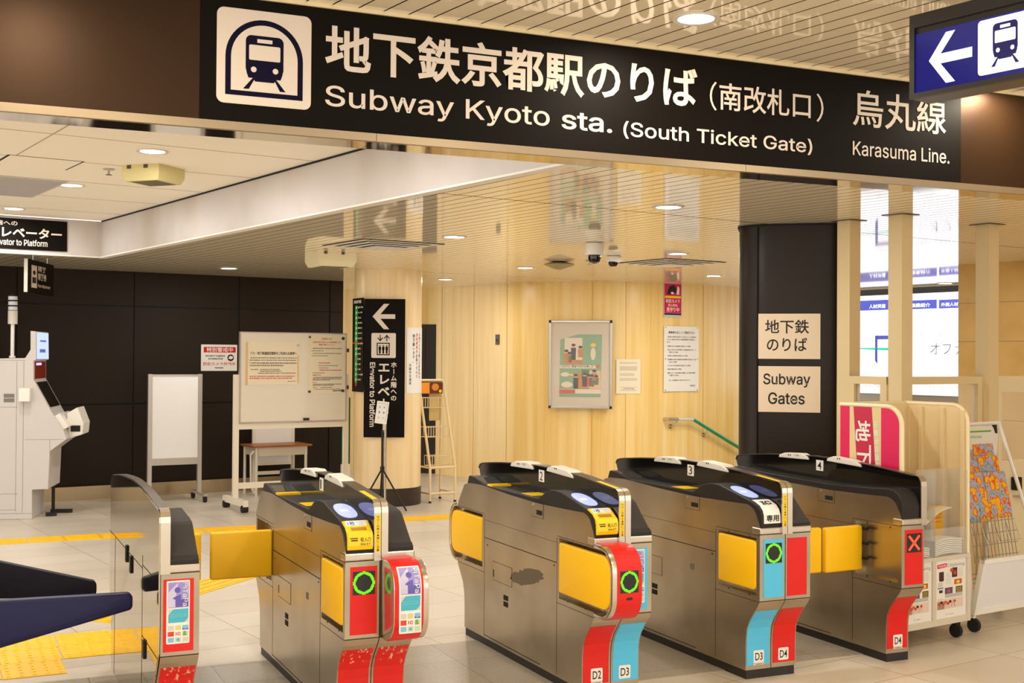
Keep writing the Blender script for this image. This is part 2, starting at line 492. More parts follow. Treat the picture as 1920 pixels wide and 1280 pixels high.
for by in (5.6, 6.25, 7.2, 8.15, 9.1, 10.05, 11.0): bbox(mb, -4, BX, by, by + 0.006, HZ - 0.0015, HZ + 0.01)
skew(mb, 1.75, 1.757, 11.9, HZ - 0.0015, HZ + 0.01)
struct(mb.build('ceiling_high', [M_plaster, mat('plaster_joint', (172, 154, 128), 0.8)]))
M_bulk = mat('bulkhead_panel', (204, 196, 192), 0.4, noise=((1.6, 1.6, 0.9), (184, 170, 154), 0.45, 0.8))
def bskew(mb, o0, o1, by1, z0, z1):
    s0 = cs_(K0[0]); q = [bp(kx(s0) + o0, s0), bp(kx(s0) + o1, s0 - (o1 - o0) * 0.17), bp(kx(by1) + o1, by1), bp(kx(by1) + o0, by1)]
    return mb.add([(p.x, p.y, z0) for p in q] + [(p.x, p.y, z1) for p in q], [(3, 2, 1, 0), (4, 5, 6, 7), (0, 1, 5, 4), (1, 2, 6, 5), (2, 3, 7, 6), (3, 0, 4, 7)])
mb = MB(); bskew(mb, 0, 0.06, J2 + 0.06, CZ - 0.012, HZ - 0.012)
bbox(mb, -4, K1[0] + 0.01, J2, J2 + 0.06, CZ - 0.012, HZ - 0.006)
struct(mb.build('trim_2', M_bulk))
mb = MB(); bskew(mb, -0.006, 0.066, J2 + 0.066, CZ - 0.022, CZ - 0.011); bbox(mb, -4, K1[0], J2 - 0.006, J2 + 0.066, CZ - 0.022, CZ - 0.011)
struct(mb.build('trim_3', M_white))
mb = MB(); bskew(mb, -0.004, 0.002, J2, HZ - 0.013, HZ - 0.001)
struct(mb.build('trim_4', M_dark))

# beam above the gates: dark fascia panels, steel lip and mirror soffit
M_fasc = mat('fascia_panel', (54, 35, 18), 0.4, 0.6, spec=0.3)
mb = MB()
fx = [-3.2, 0.78, 2.45, 3.90, 4.7, 9.5]
F0 = Face((0, FY), 0)
fx = [-3.2, F0.q(375, 100)[0], F0.q(1095, 200)[0], F0.q(1562, 250)[0], F0.q(1801, 250)[0], 6.6, 9.5]
for a, b in zip(fx, fx[1:]): mb.box(a + 0.0008, b - 0.0008, FY, FY + 0.02, 2.495, FZ - 0.012)
mb.m = 1; mb.box(-3.2, 9.5, FY + 0.012, FY + 0.2, 2.50, FZ + 0.1)
struct(mb.build('trim_5', [M_fasc, M_dark]))
mb = MB()
tj = [-3.2, F0.q(705, 255)[0], F0.q(1397, 315)[0], 6.6, 9.5]
for a, b in zip(tj, tj[1:]):
    mb.m = 0; mb.box(a + 0.001, b - 0.001, FY - 0.006, FY + 0.02, 2.463, 2.495)
    mb.m = 1; mb.box(a + 0.001, b - 0.001, FY + 0.02, FY + 0.2, 2.466, 2.50)
struct(mb.build('trim_6', [mat('lip_steel', (158, 140, 114), 0.32, 0.85), M_steel_m]))
struct(MB().box(-3.2, 9.5, FY - 0.012, FY + 0.01, FZ - 0.014, FZ + 0.004).build('trim_7', M_cream))

# dark panelled back wall with a steel skirting
M_dwall = mat('dark_wall_panel', (38, 29, 20), 0.6, spec=0.2, bump=(300, 0.06))
WF = Face(bp(0, WB), BDEG)
mb = MB(); mb.m = 1; bbox(mb, -4, 6.83, WB + 0.012, WB + 0.12, 0, 2.6); mb.m = 0
xs = [-4.0] + [WF.q(px, 700)[0] for px in (30, 250, 447, 617)] + [6.83]
zs = [0.155, 1.02, 2.155, 2.6]
zs[1] = WF.q(240, 757)[1]; zs[2] = WF.q(240, 574)[1]
for a, b in zip(xs, xs[1:]):
    for c, d in zip(zs, zs[1:]):
        bbox(mb, a + 0.008, b - 0.008, WB, WB + 0.014, c + 0.008, d - 0.008)
struct(mb.build('wall_back', [M_dwall, M_dark]))
mb = MB(); bbox(mb, -4, 6.83, WB - 0.004, WB + 0.03, 0, 0.15)
struct(mb.build('baseboard_back', mat('skirting_steel', (190, 172, 140), 0.25, 0.9)))

# curved cream wall: panels between seams
M_cw = streak_mat('cream_veneer', (232, 190, 104), (241, 207, 134), (246, 220, 158), 0.3)
tops = [(560, 547), (655, 543), (794, 541), (828, 540), (888, 536), (950, 531), (1010, 528.5), (1080, 527.5), (1173, 528), (1240, 530), (1318, 534), (1385, 539), (1480, 548)]
WP = [on_z(x, y, CZ) for x, y in tops]
fine = []
for i in range(len(WP) - 1):
    p0 = WP[max(0, i - 1)]; p1 = WP[i]; p2 = WP[i + 1]; p3 = WP[min(len(WP) - 1, i + 2)]
    for k in range(4):
        t = k / 4
        fine.append(0.5 * ((2 * p1) + (p2 - p0) * t + (2 * p0 - 5 * p1 + 4 * p2 - p3) * t * t + (3 * p1 - p0 - 3 * p2 + p3) * t ** 3))
fine.append(WP[-1])
def wall_at(px, zpx):
    """point of the curved wall seen at a pixel and the heading of its surface there"""
    d = ray(px, zpx)
    for a, b in zip(fine, fine[1:]):
        n = Vector((b.y - a.y, -(b.x - a.x), 0)); den = d.dot(n)
        t = (a - Vector((0, 0, CAM_H))).dot(n) / den
        p = Vector((0, 0, CAM_H)) + d * t
        k = (p - a).dot(b - a) / (b - a).length_squared
        ka = Vector((p.x - a.x, p.y - a.y, 0)).dot(Vector((b.x - a.x, b.y - a.y, 0))) / ((b.x - a.x) ** 2 + (b.y - a.y) ** 2)
        if -1e-6 <= ka <= 1 + 1e-6: return p, math.degrees(math.atan2(b.y - a.y, b.x - a.x))
    return p, 0
mb = MB()
def wall_strip(mb, pts, z0, z1, th):
    n = len(pts); nor = []
    for i in range(n):
        d = pts[min(i + 1, n - 1)] - pts[max(i - 1, 0)]; d.z = 0; d.normalize(); nor.append(Vector((-d.y, d.x, 0)))
    vs = []
    for i in range(n):
        for off, z in ((0, z0), (0, z1), (th, z1), (th, z0)):
            p = pts[i] + nor[i] * off; vs.append((p.x, p.y, z))
    fs = [(0, 1, 2, 3), tuple(4 * (n - 1) + k for k in (3, 2, 1, 0))]
    for i in range(n - 1):
        for k in range(4):
            l = (k + 1) % 4; fs.append((4 * i + k, 4 * i + l, 4 * (i + 1) + l, 4 * (i + 1) + k))
    return mb.add(vs, fs)
wall_strip(mb, fine, -2.6, CZ + 0.06, 0.2)
struct(mb.build('wall_curved', M_cw, smooth=True))
mb = MB()
for px in (828, 888, 950, 1110, 1173, 1318):
    p, a = wall_at(px, 700)
    mb.M = Matrix.Translation((p.x, p.y, 0)) @ Matrix.Rotation(R(a), 4, 'Z')
    mb.box(-0.0022, 0.0022, -0.003, 0.02, 0, CZ)
struct(mb.build('trim_8', mat('seam_tan', (190, 150, 84), 0.8)))  # seams in a deeper tan than the veneer

# dark lift doorway in the curved wall, left of the seam behind the pillar
pa, a0 = wall_at(775, 700); pb, _ = wall_at(826, 700)
DF = Face((pa.x, pa.y), a0)
wd = (Vector((pb.x, pb.y)) - Vector((pa.x, pa.y))).length
mb = MB(); mb.box(-0.25, wd * 0.42, -0.02, 0.03, 0, 2.03); mb.box(wd * 0.43, wd * 0.99, -0.02, 0.03, 0, 2.03)
d1 = mb.build('door_1', mat('dark_door', (40, 32, 22), 0.35)); d1.location = (pa.x, pa.y, 0); d1.rotation_euler = (0, 0, R(a0)); struct(d1)

# cream round pillar and the dark rounded column
PC = Vector((4.262, 12.72, 0)); PR = 0.365
M_pill = streak_mat('pillar_veneer', (236, 200, 140), (243, 216, 166), (248, 228, 190), 0.3)
pil = MB().lathe([(PR, 0.19), (PR, CZ)], PC, 48).build('pillar_cream', M_pill, smooth=True); struct(pil)
struct(MB().lathe([(PR + 0.006, 0), (PR + 0.006, 0.19)], PC, 48).build('baseboard_pillar', mat('pillar_skirting', (48, 34, 20), 0.4), smooth=True))
KA = -37.5                                     # heading of the column's flat front
ku = Vector((cos(R(KA)), sin(R(KA)), 0)); kn = Vector((sin(R(KA)), -cos(R(KA)), 0))
KF = Face(on_z(1420, 420, CZ) * 1.0, KA)
wcol = KF.q(1612, 600)[0]
mb = MB()
left = -KF.q(1420, 600)[0] + KF.q(1420, 600)[0]
cen = KF.p + ku * ((wcol - 0.13) / 2)
hw = (wcol + 0.13) / 2
pts = rr(-hw, hw, 0, 2 * hw * 0.8, 0.2, 10)
vsx = []
mb.M = Matrix.Translation((cen.x, cen.y, 0)) @ Matrix.Rotation(R(KA), 4, 'Z')
mb.prism(pts, 'z', 0, CZ)
mb.m = 1
mb.prism(rr(-hw - 0.012, hw + 0.012, -0.012, 2 * hw * 0.8 + 0.012, 0.21, 10), 'z', CZ - 0.012, CZ - 0.001)
mb.box(-hw + 0.128, -hw + 0.134, -0.003, 0.02, 0, CZ - 0.02)
struct(mb.build('pillar_dark', [mat('dark_column_enamel', (36, 27, 18), 0.4, spec=0.25), M_dark], smooth=True))

# beige posts and glazed booth wall behind the gates
p1 = on_z(1608, 413, CZ); p2 = on_z(1706, 402, CZ); p3 = on_z(1868, 420, CZ)
POSTS = []
for i, (p, w, d) in enumerate(((p1, 0.085, 0.085), (p2, 0.085, 0.085), (p3, 0.085, 0.085))):
    mb = MB(); mb.M = Matrix.Translation((p.x, p.y, 0)) @ Matrix.Rotation(BA, 4, 'Z')
    mb.box(-w * 0.9, w * 0.35, 0, d * 1.25, 0, CZ)
    mb.m = 1; mb.box(-w * 0.9 - 0.03, w * 0.35 + 0.03, -0.03, d * 1.25 + 0.03, CZ - 0.004, CZ + 0.002)
    struct(mb.build('pillar_post', [M_beige, M_brown]))
def glazed(name, pa, pb, ztop, zsill, divisions=1):
    """booth wall between two posts: frame, pane and lower panel"""
    d = Vector((pb.x - pa.x, pb.y - pa.y)); L = d.length
    r = D.objects.new(name, None); COL.objects.link(r); r.location = (pa.x, pa.y, 0); r.rotation_euler = (0, 0, math.atan2(d.y, d.x)); struct(r)
    f = MB(); f.box(0, 0.05, 0.02, 0.07, 0, ztop); f.box(L - 0.05, L, 0.02, 0.07, 0, ztop); f.box(0, L, 0.018, 0.072, ztop - 0.05, ztop); f.box(0, L, 0.02, 0.07, zsill - 0.05, zsill); f.box(0, L, 0.02, 0.07, 0, 0.08)
    f.build('window_frame', M_beige, r)
    MB().box(0.05, L - 0.05, 0.04, 0.046, zsill, ztop - 0.05).build('pane', M_glass, r)
    MB().box(0.05, L - 0.05, 0.035, 0.055, 0.08, zsill - 0.05).build('lower_panel', M_beige, r)
    return r
zw = Face(p2, BDEG).q(1780, 706)[1]
off = bp(0.035, 0) ; 
glazed('window_1', p2 + bp(0.03, 0.03), p3 + bp(-0.077, 0.03), zw, 0.75)
glazed('window_2', p2 + bp(-0.02, 0.107), p1 + bp(-0.02, -0.001), zw, 0.75)
# door with a black lock to the right of the last post
r = D.objects.new('door_2', None); COL.objects.link(r); r.location = p3 + bp(0.033, 0.03); r.rotation_euler = (0, 0, BA); r.location.z = 0; struct(r)
f = MB(); f.box(0, 0.11, 0.02, 0.06, 0, zw); f.box(0.80, 0.9, 0.02, 0.06, 0, zw); f.box(0.11, 0.8, 0.02, 0.06, zw - 0.11, zw); f.box(0.11, 0.8, 0.02, 0.06, 0, 0.9)
f.build('door_frame', M_cream, r)
MB().box(0.11, 0.8, 0.037, 0.043, 0.9, zw - 0.11).build('pane', M_glass, r)
dq = Face(p3 + bp(0.033, 0.03), BDEG)
lk = dq.q(1905, 906)
MB().box(lk[0] - 0.03, lk[0] + 0.03, -0.03, 0.02, lk[1] - 0.045, lk[1] + 0.045).build('lock', M_black, r, bevel=0.006)
MB().tube([(lk[0] - 0.0, 0.02, lk[1] - 0.09), (lk[0], -0.035, lk[1] - 0.09), (lk[0] + 0.12, -0.035, lk[1] - 0.093)], 0.01).build('door_handle', M_steel_l, r)

# tan tiled wall at the right and the hall behind it
JC = on_z(1797, 496, CZ); JB = tob(JC)
M_tan = mat('tan_tile', (176, 136, 62), 0.45, noise=((3, 3, 3), (196, 156, 84), 0.3, 0.8))
M_tanj = mat('tan_joint', (205, 190, 160), 0.6)
TF = Face((JC.x, JC.y), BDEG - 90)
mb = MB(); mb.m = 1; bbox(mb, JB[0] + 0.012, JB[0] + 0.3, -4, JB[1], 0, CZ + 0.5); mb.m = 0
z1 = TF.q(1850, 567)[1]; z2 = TF.q(1850, 640)[1]; dz = z1 - z2
zz = [max(0.0, z2 - dz * 4)] + [z2 - dz * k for k in (3, 2, 1) if z2 - dz * k > 0.02] + [z2, z1, CZ + 0.5]
k = 0
for c, d in zip(zz, zz[1:]):
    y = JB[1]; k += 1; first = 0.35 if k % 2 else 0.75
    w = first
    while y > -4:
        bbox(mb, JB[0], JB[0] + 0.02, max(-4, y - w) + 0.003, y - 0.003, c + 0.003, d - 0.003); y -= w; w = 0.9
bbox(mb, JB[0], JB[0] + 0.3, JB[1] - 0.004, JB[1], 0, CZ + 0.5)
struct(mb.build('wall_right', [M_tan, M_tanj]))
# far end of the hall behind: plain wall carrying the lit board
AD0 = on_z(1627, 546, CZ)
AB = tob(AD0)
mb = MB(); bbox(mb, AB[0] + 0.25, AB[0] + 0.45, JB[1] - 2.0, 18.5, 0, CZ + 0.1)
bbox(mb, JB[0] + 0.3, AB[0] + 0.25, JB[1] - 2.0, JB[1] - 1.8, 0, CZ + 0.1)
struct(mb.build('wall_far', mat('far_wall_paint', (150, 128, 96), 0.6)))
# tactile paving: bar tiles in the strip beyond the gates, stud tiles at the wide gate
M_tact = mat('tactile_yellow', (255, 204, 30), 0.35, noise=((8, 8, 8), (246, 190, 20), 0.3, 0.8))
def tactile(kind):
    mb = MB(); mb.box(-0.148, 0.148, -0.148, 0.148, 0, 0.004)
    if kind == 'bar':
        for k in range(4):
            y = -0.1125 + k * 0.075; mb.box(-0.13, 0.13, y - 0.012, y + 0.012, 0.004, 0.0085)
    else:
        for i in range(5):
            for j in range(5):
                mb.lathe([(0.011, 0.004), (0.009, 0.0075), (0.005, 0.0088)], (-0.12 + i * 0.06, -0.12 + j * 0.06, 0), 8)
    o = mb.build('tactile_paving', M_tact); return o
bar = tactile('bar'); bar_used = False
def put(src, used, x, y, deg, label, grp):
    o = src if not used else src.copy()
    if used: COL.objects.link(o)
    o.location = (x, y, 0.0005); o.rotation_euler = (0, 0, R(deg)); tag(o, label, 'floor tile', grp); return o
LB = 'barred yellow tactile floor tile in the strip crossing the hall beyond the gates'
for k in range(17):
    x = 0.10 + 0.30 * k
    put(bar, bar_used, x, 11.24 + 0.035 * x, 2.0, LB, 'barred tactile tiles beyond the gates'); bar_used = True
LB2 = 'yellow tactile floor tile with raised bars in the slanting run behind the numbered gates'
for k in range(8):
    x = 2.3 - 0.21 * k; y = 9.35 - 0.215 * k
    put(bar, True, x, y, 45.6, LB2, 'barred tactile tiles in the slanting run')
stud = tactile('stud'); su = False
LS = 'yellow tactile floor tile with round studs beside the blue padded wings'
for j in range(3):
    for i in range(2):
        x = 0.36 - 0.3 * i + 0.0; y = 6.66 + 0.3 * j
        put(stud, su, x, y, 2, LS, 'studded tactile tiles by the wide gate'); su = True
for j in range(1, 3):
    put(stud, True, 0.665, 6.68 + 0.3 * j, 2, LS, 'studded tactile tiles by the wide gate')
# ================================================================== TICKET GATES
GY = 5.095
SP = [(-0.115, 0.735), (-0.115, 0.762), (-0.10, 0.80), (-0.067, 0.848), (-0.045, 0.862), (-0.01, 0.873), (0.15, 0.868), (0.47, 0.861), (0.82, 0.867), (1.22, 0.882), (1.40, 0.876), (1.474, 0.86), (1.57, 0.745)]
SPS = [(-0.115, 0.735), (-0.115, 0.764), (-0.105, 0.772), (0.045, 0.872)] + SP[6:]
LOWF = [(-0.115, 0.41), (-0.112, 0.40), (-0.095, 0.375), (-0.06, 0.335), (-0.03, 0.298), (-0.008, 0.255), (-0.002, 0.21), (0.0, 0.17), (0.0, 0.045)]
LOWB = [(1.455, 0.045), (1.457, 0.17), (1.463, 0.235), (1.485, 0.30), (1.525, 0.345), (1.56, 0.385), (1.57, 0.41)]
BODY = LOWF[::-1] + SP + LOWB[::-1]
HUMP = [(1.44, 0.868), (1.418, 0.914), (1.40, 0.918), (1.345, 0.917), (1.16, 0.885), (0.50, 0.884), (0.45, 0.905), (0.41, 0.927), (0.36, 0.940), (0.30, 0.946), (0.242, 0.944), (-0.037, 0.889), (-0.085, 0.873), (-0.108, 0.853), (-0.118, 0.83), (-0.121, 0.785), (-0.118, 0.765)]
SLOPE = [(1.44, 0.868), (1.418, 0.914), (1.345, 0.917), (1.16, 0.885), (0.50, 0.884), (0.40, 0.925), (0.30, 0.941), (0.10, 0.924), (0.045, 0.915), (0.025, 0.905), (-0.118, 0.782), (-0.118, 0.765)]
BLOCK = [(1.44, 0.868), (1.418, 0.914), (1.345, 0.917), (1.16, 0.905), (0.50, 0.893), (0.15, 0.905), (0.02, 0.914), (-0.04, 0.912), (-0.08, 0.897), (-0.105, 0.868), (-0.118, 0.83), (-0.118, 0.765)]
SPN = [(-0.125, 0.768), (-0.125, 0.935), (-0.122, 0.957), (-0.112, 0.973), (-0.095, 0.981), (0.087, 0.996), (0.25, 1.009), (0.41, 1.018), (0.58, 1.022), (0.757, 1.023), (1.0, 1.014), (1.234, 1.0), (1.42, 0.984), (1.50, 0.975), (1.535, 0.966), (1.55, 0.945), (1.50, 0.84)]
M_disp = mat('display_black', (20, 16, 14), 0.35)
M_green = mat('green_led', (60, 110, 20), 0.5, emit=1.1, ecol=(110, 225, 20))
M_xred = mat('red_led', (255, 70, 40), 0.5, emit=1.4, ecol=(255, 60, 30))
M_blue = mat('reader_glow', (150, 158, 230), 0.3, emit=0.85, ecol=(150, 164, 255))
M_blue2 = mat('reader_mark', (205, 205, 240), 0.3, emit=0.9, ecol=(205, 205, 255))
M_smoke = mat('smoked_screen', (60, 60, 58), 0.08)
M_scr = mat('scratched_red_vinyl', (214, 12, 4), 0.45)
def scratch():
    m = M_scr; nt = m.node_tree; N = nt.nodes.new; L = nt.links.new; b = nt.nodes['Principled BSDF']
    tc = N('ShaderNodeTexCoord'); mp = N('ShaderNodeMapping'); mp.inputs['Scale'].default_value = (34, 34, 13); mp.inputs['Rotation'].default_value = (0.5, 0.7, 0.4)
    nz = N('ShaderNodeTexNoise'); nz.inputs['Scale'].default_value = 1.6; nz.inputs['Detail'].default_value = 8; nz.inputs['Roughness'].default_value = 0.7
    L(tc.outputs['Object'], mp.inputs[0]); L(mp.outputs[0], nz.inputs['Vector'])
    sp = N('ShaderNodeSeparateXYZ'); L(tc.outputs['Object'], sp.inputs[0])
    zr = N('ShaderNodeMapRange'); zr.inputs['From Min'].default_value = 0.15; zr.inputs['From Max'].default_value = 0.36; zr.inputs['To Min'].default_value = -0.10; zr.inputs['To Max'].default_value = 0.13
    L(sp.outputs['Z'], zr.inputs[0])
    ad = N('ShaderNodeMath'); ad.operation = 'ADD'; L(nz.outputs[0], ad.inputs[0]); L(zr.outputs[0], ad.inputs[1])
    rp = N('ShaderNodeValToRGB'); rp.color_ramp.elements[0].position = 0.66; rp.color_ramp.elements[0].color = lin((214, 12, 4))
    rp.color_ramp.elements[1].position = 0.69; rp.color_ramp.elements[1].color = lin((226, 198, 168))
    L(ad.outputs[0], rp.inputs[0]); L(rp.outputs[0], b.inputs['Base Color'])
scratch()
M_lav = mat('lavender_print', (150, 142, 214), 0.35); M_lavl = mat('pale_lavender_print', (200, 196, 226), 0.35); M_vio = mat('violet_print', (96, 86, 176), 0.35)
M_tealp = mat('teal_print', (72, 178, 204), 0.35); M_teall = mat('pale_teal_print', (112, 196, 212), 0.35)
M_gry = mat('silver_print', (206, 202, 190), 0.35); M_grn = mat('leaf_green_print', (110, 170, 66), 0.4); M_blu = mat('sky_blue_print', (120, 190, 226), 0.4)

def poster_card(mb0, fx, x0, x1, z0, z1, y):
    """card-brand sticker in three stacked fields; fx maps (x, z, depth) onto the carrying surface"""
STK = [M_white, M_lav, M_lavl, M_vio, M_tealp, M_teall, M_gry, M_yelp, M_redink, M_grn, M_blu, M_ink]
def sticker(x0, x1, z0, z1, y):
    """transit card sticker: violet PiTaPa field, teal ICOCA field and nine small logos"""
    mb = MB(); w = x1 - x0; h = z1 - z0
    X = lambda t: x0 + w * t
    Z = lambda t: z0 + h * t
    mb.m = 0; mb.rrect(x0, x1, z0, z1, w * 0.05, y, 0.0008)
    yy = y - 0.0009
    mb.m = 1; mb.rrect(X(.07), X(.95), Z(.57), Z(.975), w * 0.03, yy, 0.0003)
    mb.m = 2; mb.poly([(X(.08), Z(.58)), (X(.08), Z(.82)), (X(.50), Z(.97)), (X(.40), Z(.74)), (X(.40), Z(.58))], yy - 0.0003, 0.0003)
    mb.m = 3; mb.disc(X(.47), Z(.85), w * .13, w * .13, yy - 0.0006, 0.0003)
    mb.poly([(X(.38), Z(.585)), (X(.62), Z(.585)), (X(.62), Z(.78)), (X(.38), Z(.75)), (X(.25), Z(.72)), (X(.38), Z(.70))], yy - 0.0006, 0.0003)
    mb.rect(X(.621), X(.93), Z(.585), Z(.70), yy - 0.0006, 0.0002)
    # PiTaPa reads downwards
    vs, fs, bb = glyphs('PiTaPa', 0.0)
    mb.m = 0
    L = h * .37; Hh = w * .22
    mb.add([(X(.70) + (p[1] - bb[2]) / (bb[3] - bb[2]) * Hh, yy - 0.0010, Z(.96) - (p[0] - bb[0]) / (bb[1] - bb[0]) * L) for p in vs], fs)
    mb.m = 6; mb.rect(X(.08), X(.94), Z(.335), Z(.55), yy, 0.0003)
    mb.m = 4; mb.poly([(X(.08), Z(.335)), (X(.76), Z(.335)), (X(.94), Z(.40)), (X(.94), Z(.55)), (X(.30), Z(.55)), (X(.08), Z(.46))], yy - 0.0003, 0.0003)
    mb.m = 5; mb.text('ICOCA', X(.16), X(.88), Z(.42), Z(.475), yy - 0.0007, 0.01, 0.0003)
    cc = [6, 7, 10, 8, 0, 9, 10, 4, 6]
    for k in range(9):
        i, j = k % 3, k // 3
        a0, a1 = X(.07 + .31 * i), X(.33 + .31 * i); b1 = Z(.29 - .095 * j); b0 = Z(.215 - .095 * j)
        mb.m = cc[k] if k in (0, 2, 3, 6) else 6 if k != 4 else 0
        mb.rect(a0, a1, b0, b1, yy, 0.0003)
        mb.m = cc[k]
        if k in (1, 7, 8): mb.disc((a0 + a1) / 2, (b0 + b1) / 2, w * .07, w * .07, yy - 0.0003, 0.0003, 12)
        if k == 5: mb.poly([(a0 + w * .02, b0), (a1 - w * .06, b0), (a1 - w * .12, b1), (a0 + w * .04, b1 - w * .02)], yy - 0.0003, 0.0003)
        if k == 2: mb.m = 3; mb.poly([(a0, b0), (a1, b0), (a1, b0 + w * .07), (a0 + w * .1, b0 + w * .03), (a0, b0 + w * .1)], yy - 0.0003, 0.0003)
        if k == 4:
            mb.m = 11; mb.rect(a0 + w * .03, a0 + w * .06, b0 + w * .03, b1 - w * .03, yy - 0.0003, 0.0003)
            mb.m = 8; mb.text('C', a0 + w * .09, a1 - w * .01, b0 + w * .03, b1 - w * .03, yy - 0.0003, 0.04, 0.0003)
    return mb

def circle_display(mb_black, mb_led, x0, x1, z0, z1, y):
    mb_black.rect(x0, x1, z0, z1, y, 0.001)
    cx, cz = (x0 + x1) / 2, (z0 + z1) / 2; r = (x1 - x0) / 2; n = 12
    st = r / n
    for i in range(-n, n):
        for j in range(-n, n):
            px, pz = (i + .5) * st, (j + .5) * st; d = math.hypot(px, pz) / r
            if 0.72 < d < 0.98:
                mb_led.rect(cx + px - st * .43, cx + px + st * .43, cz + pz * (z1 - z0) / (x1 - x0) - st * .43, cz + pz * (z1 - z0) / (x1 - x0) + st * .43, y - 0.001, 0.0006)

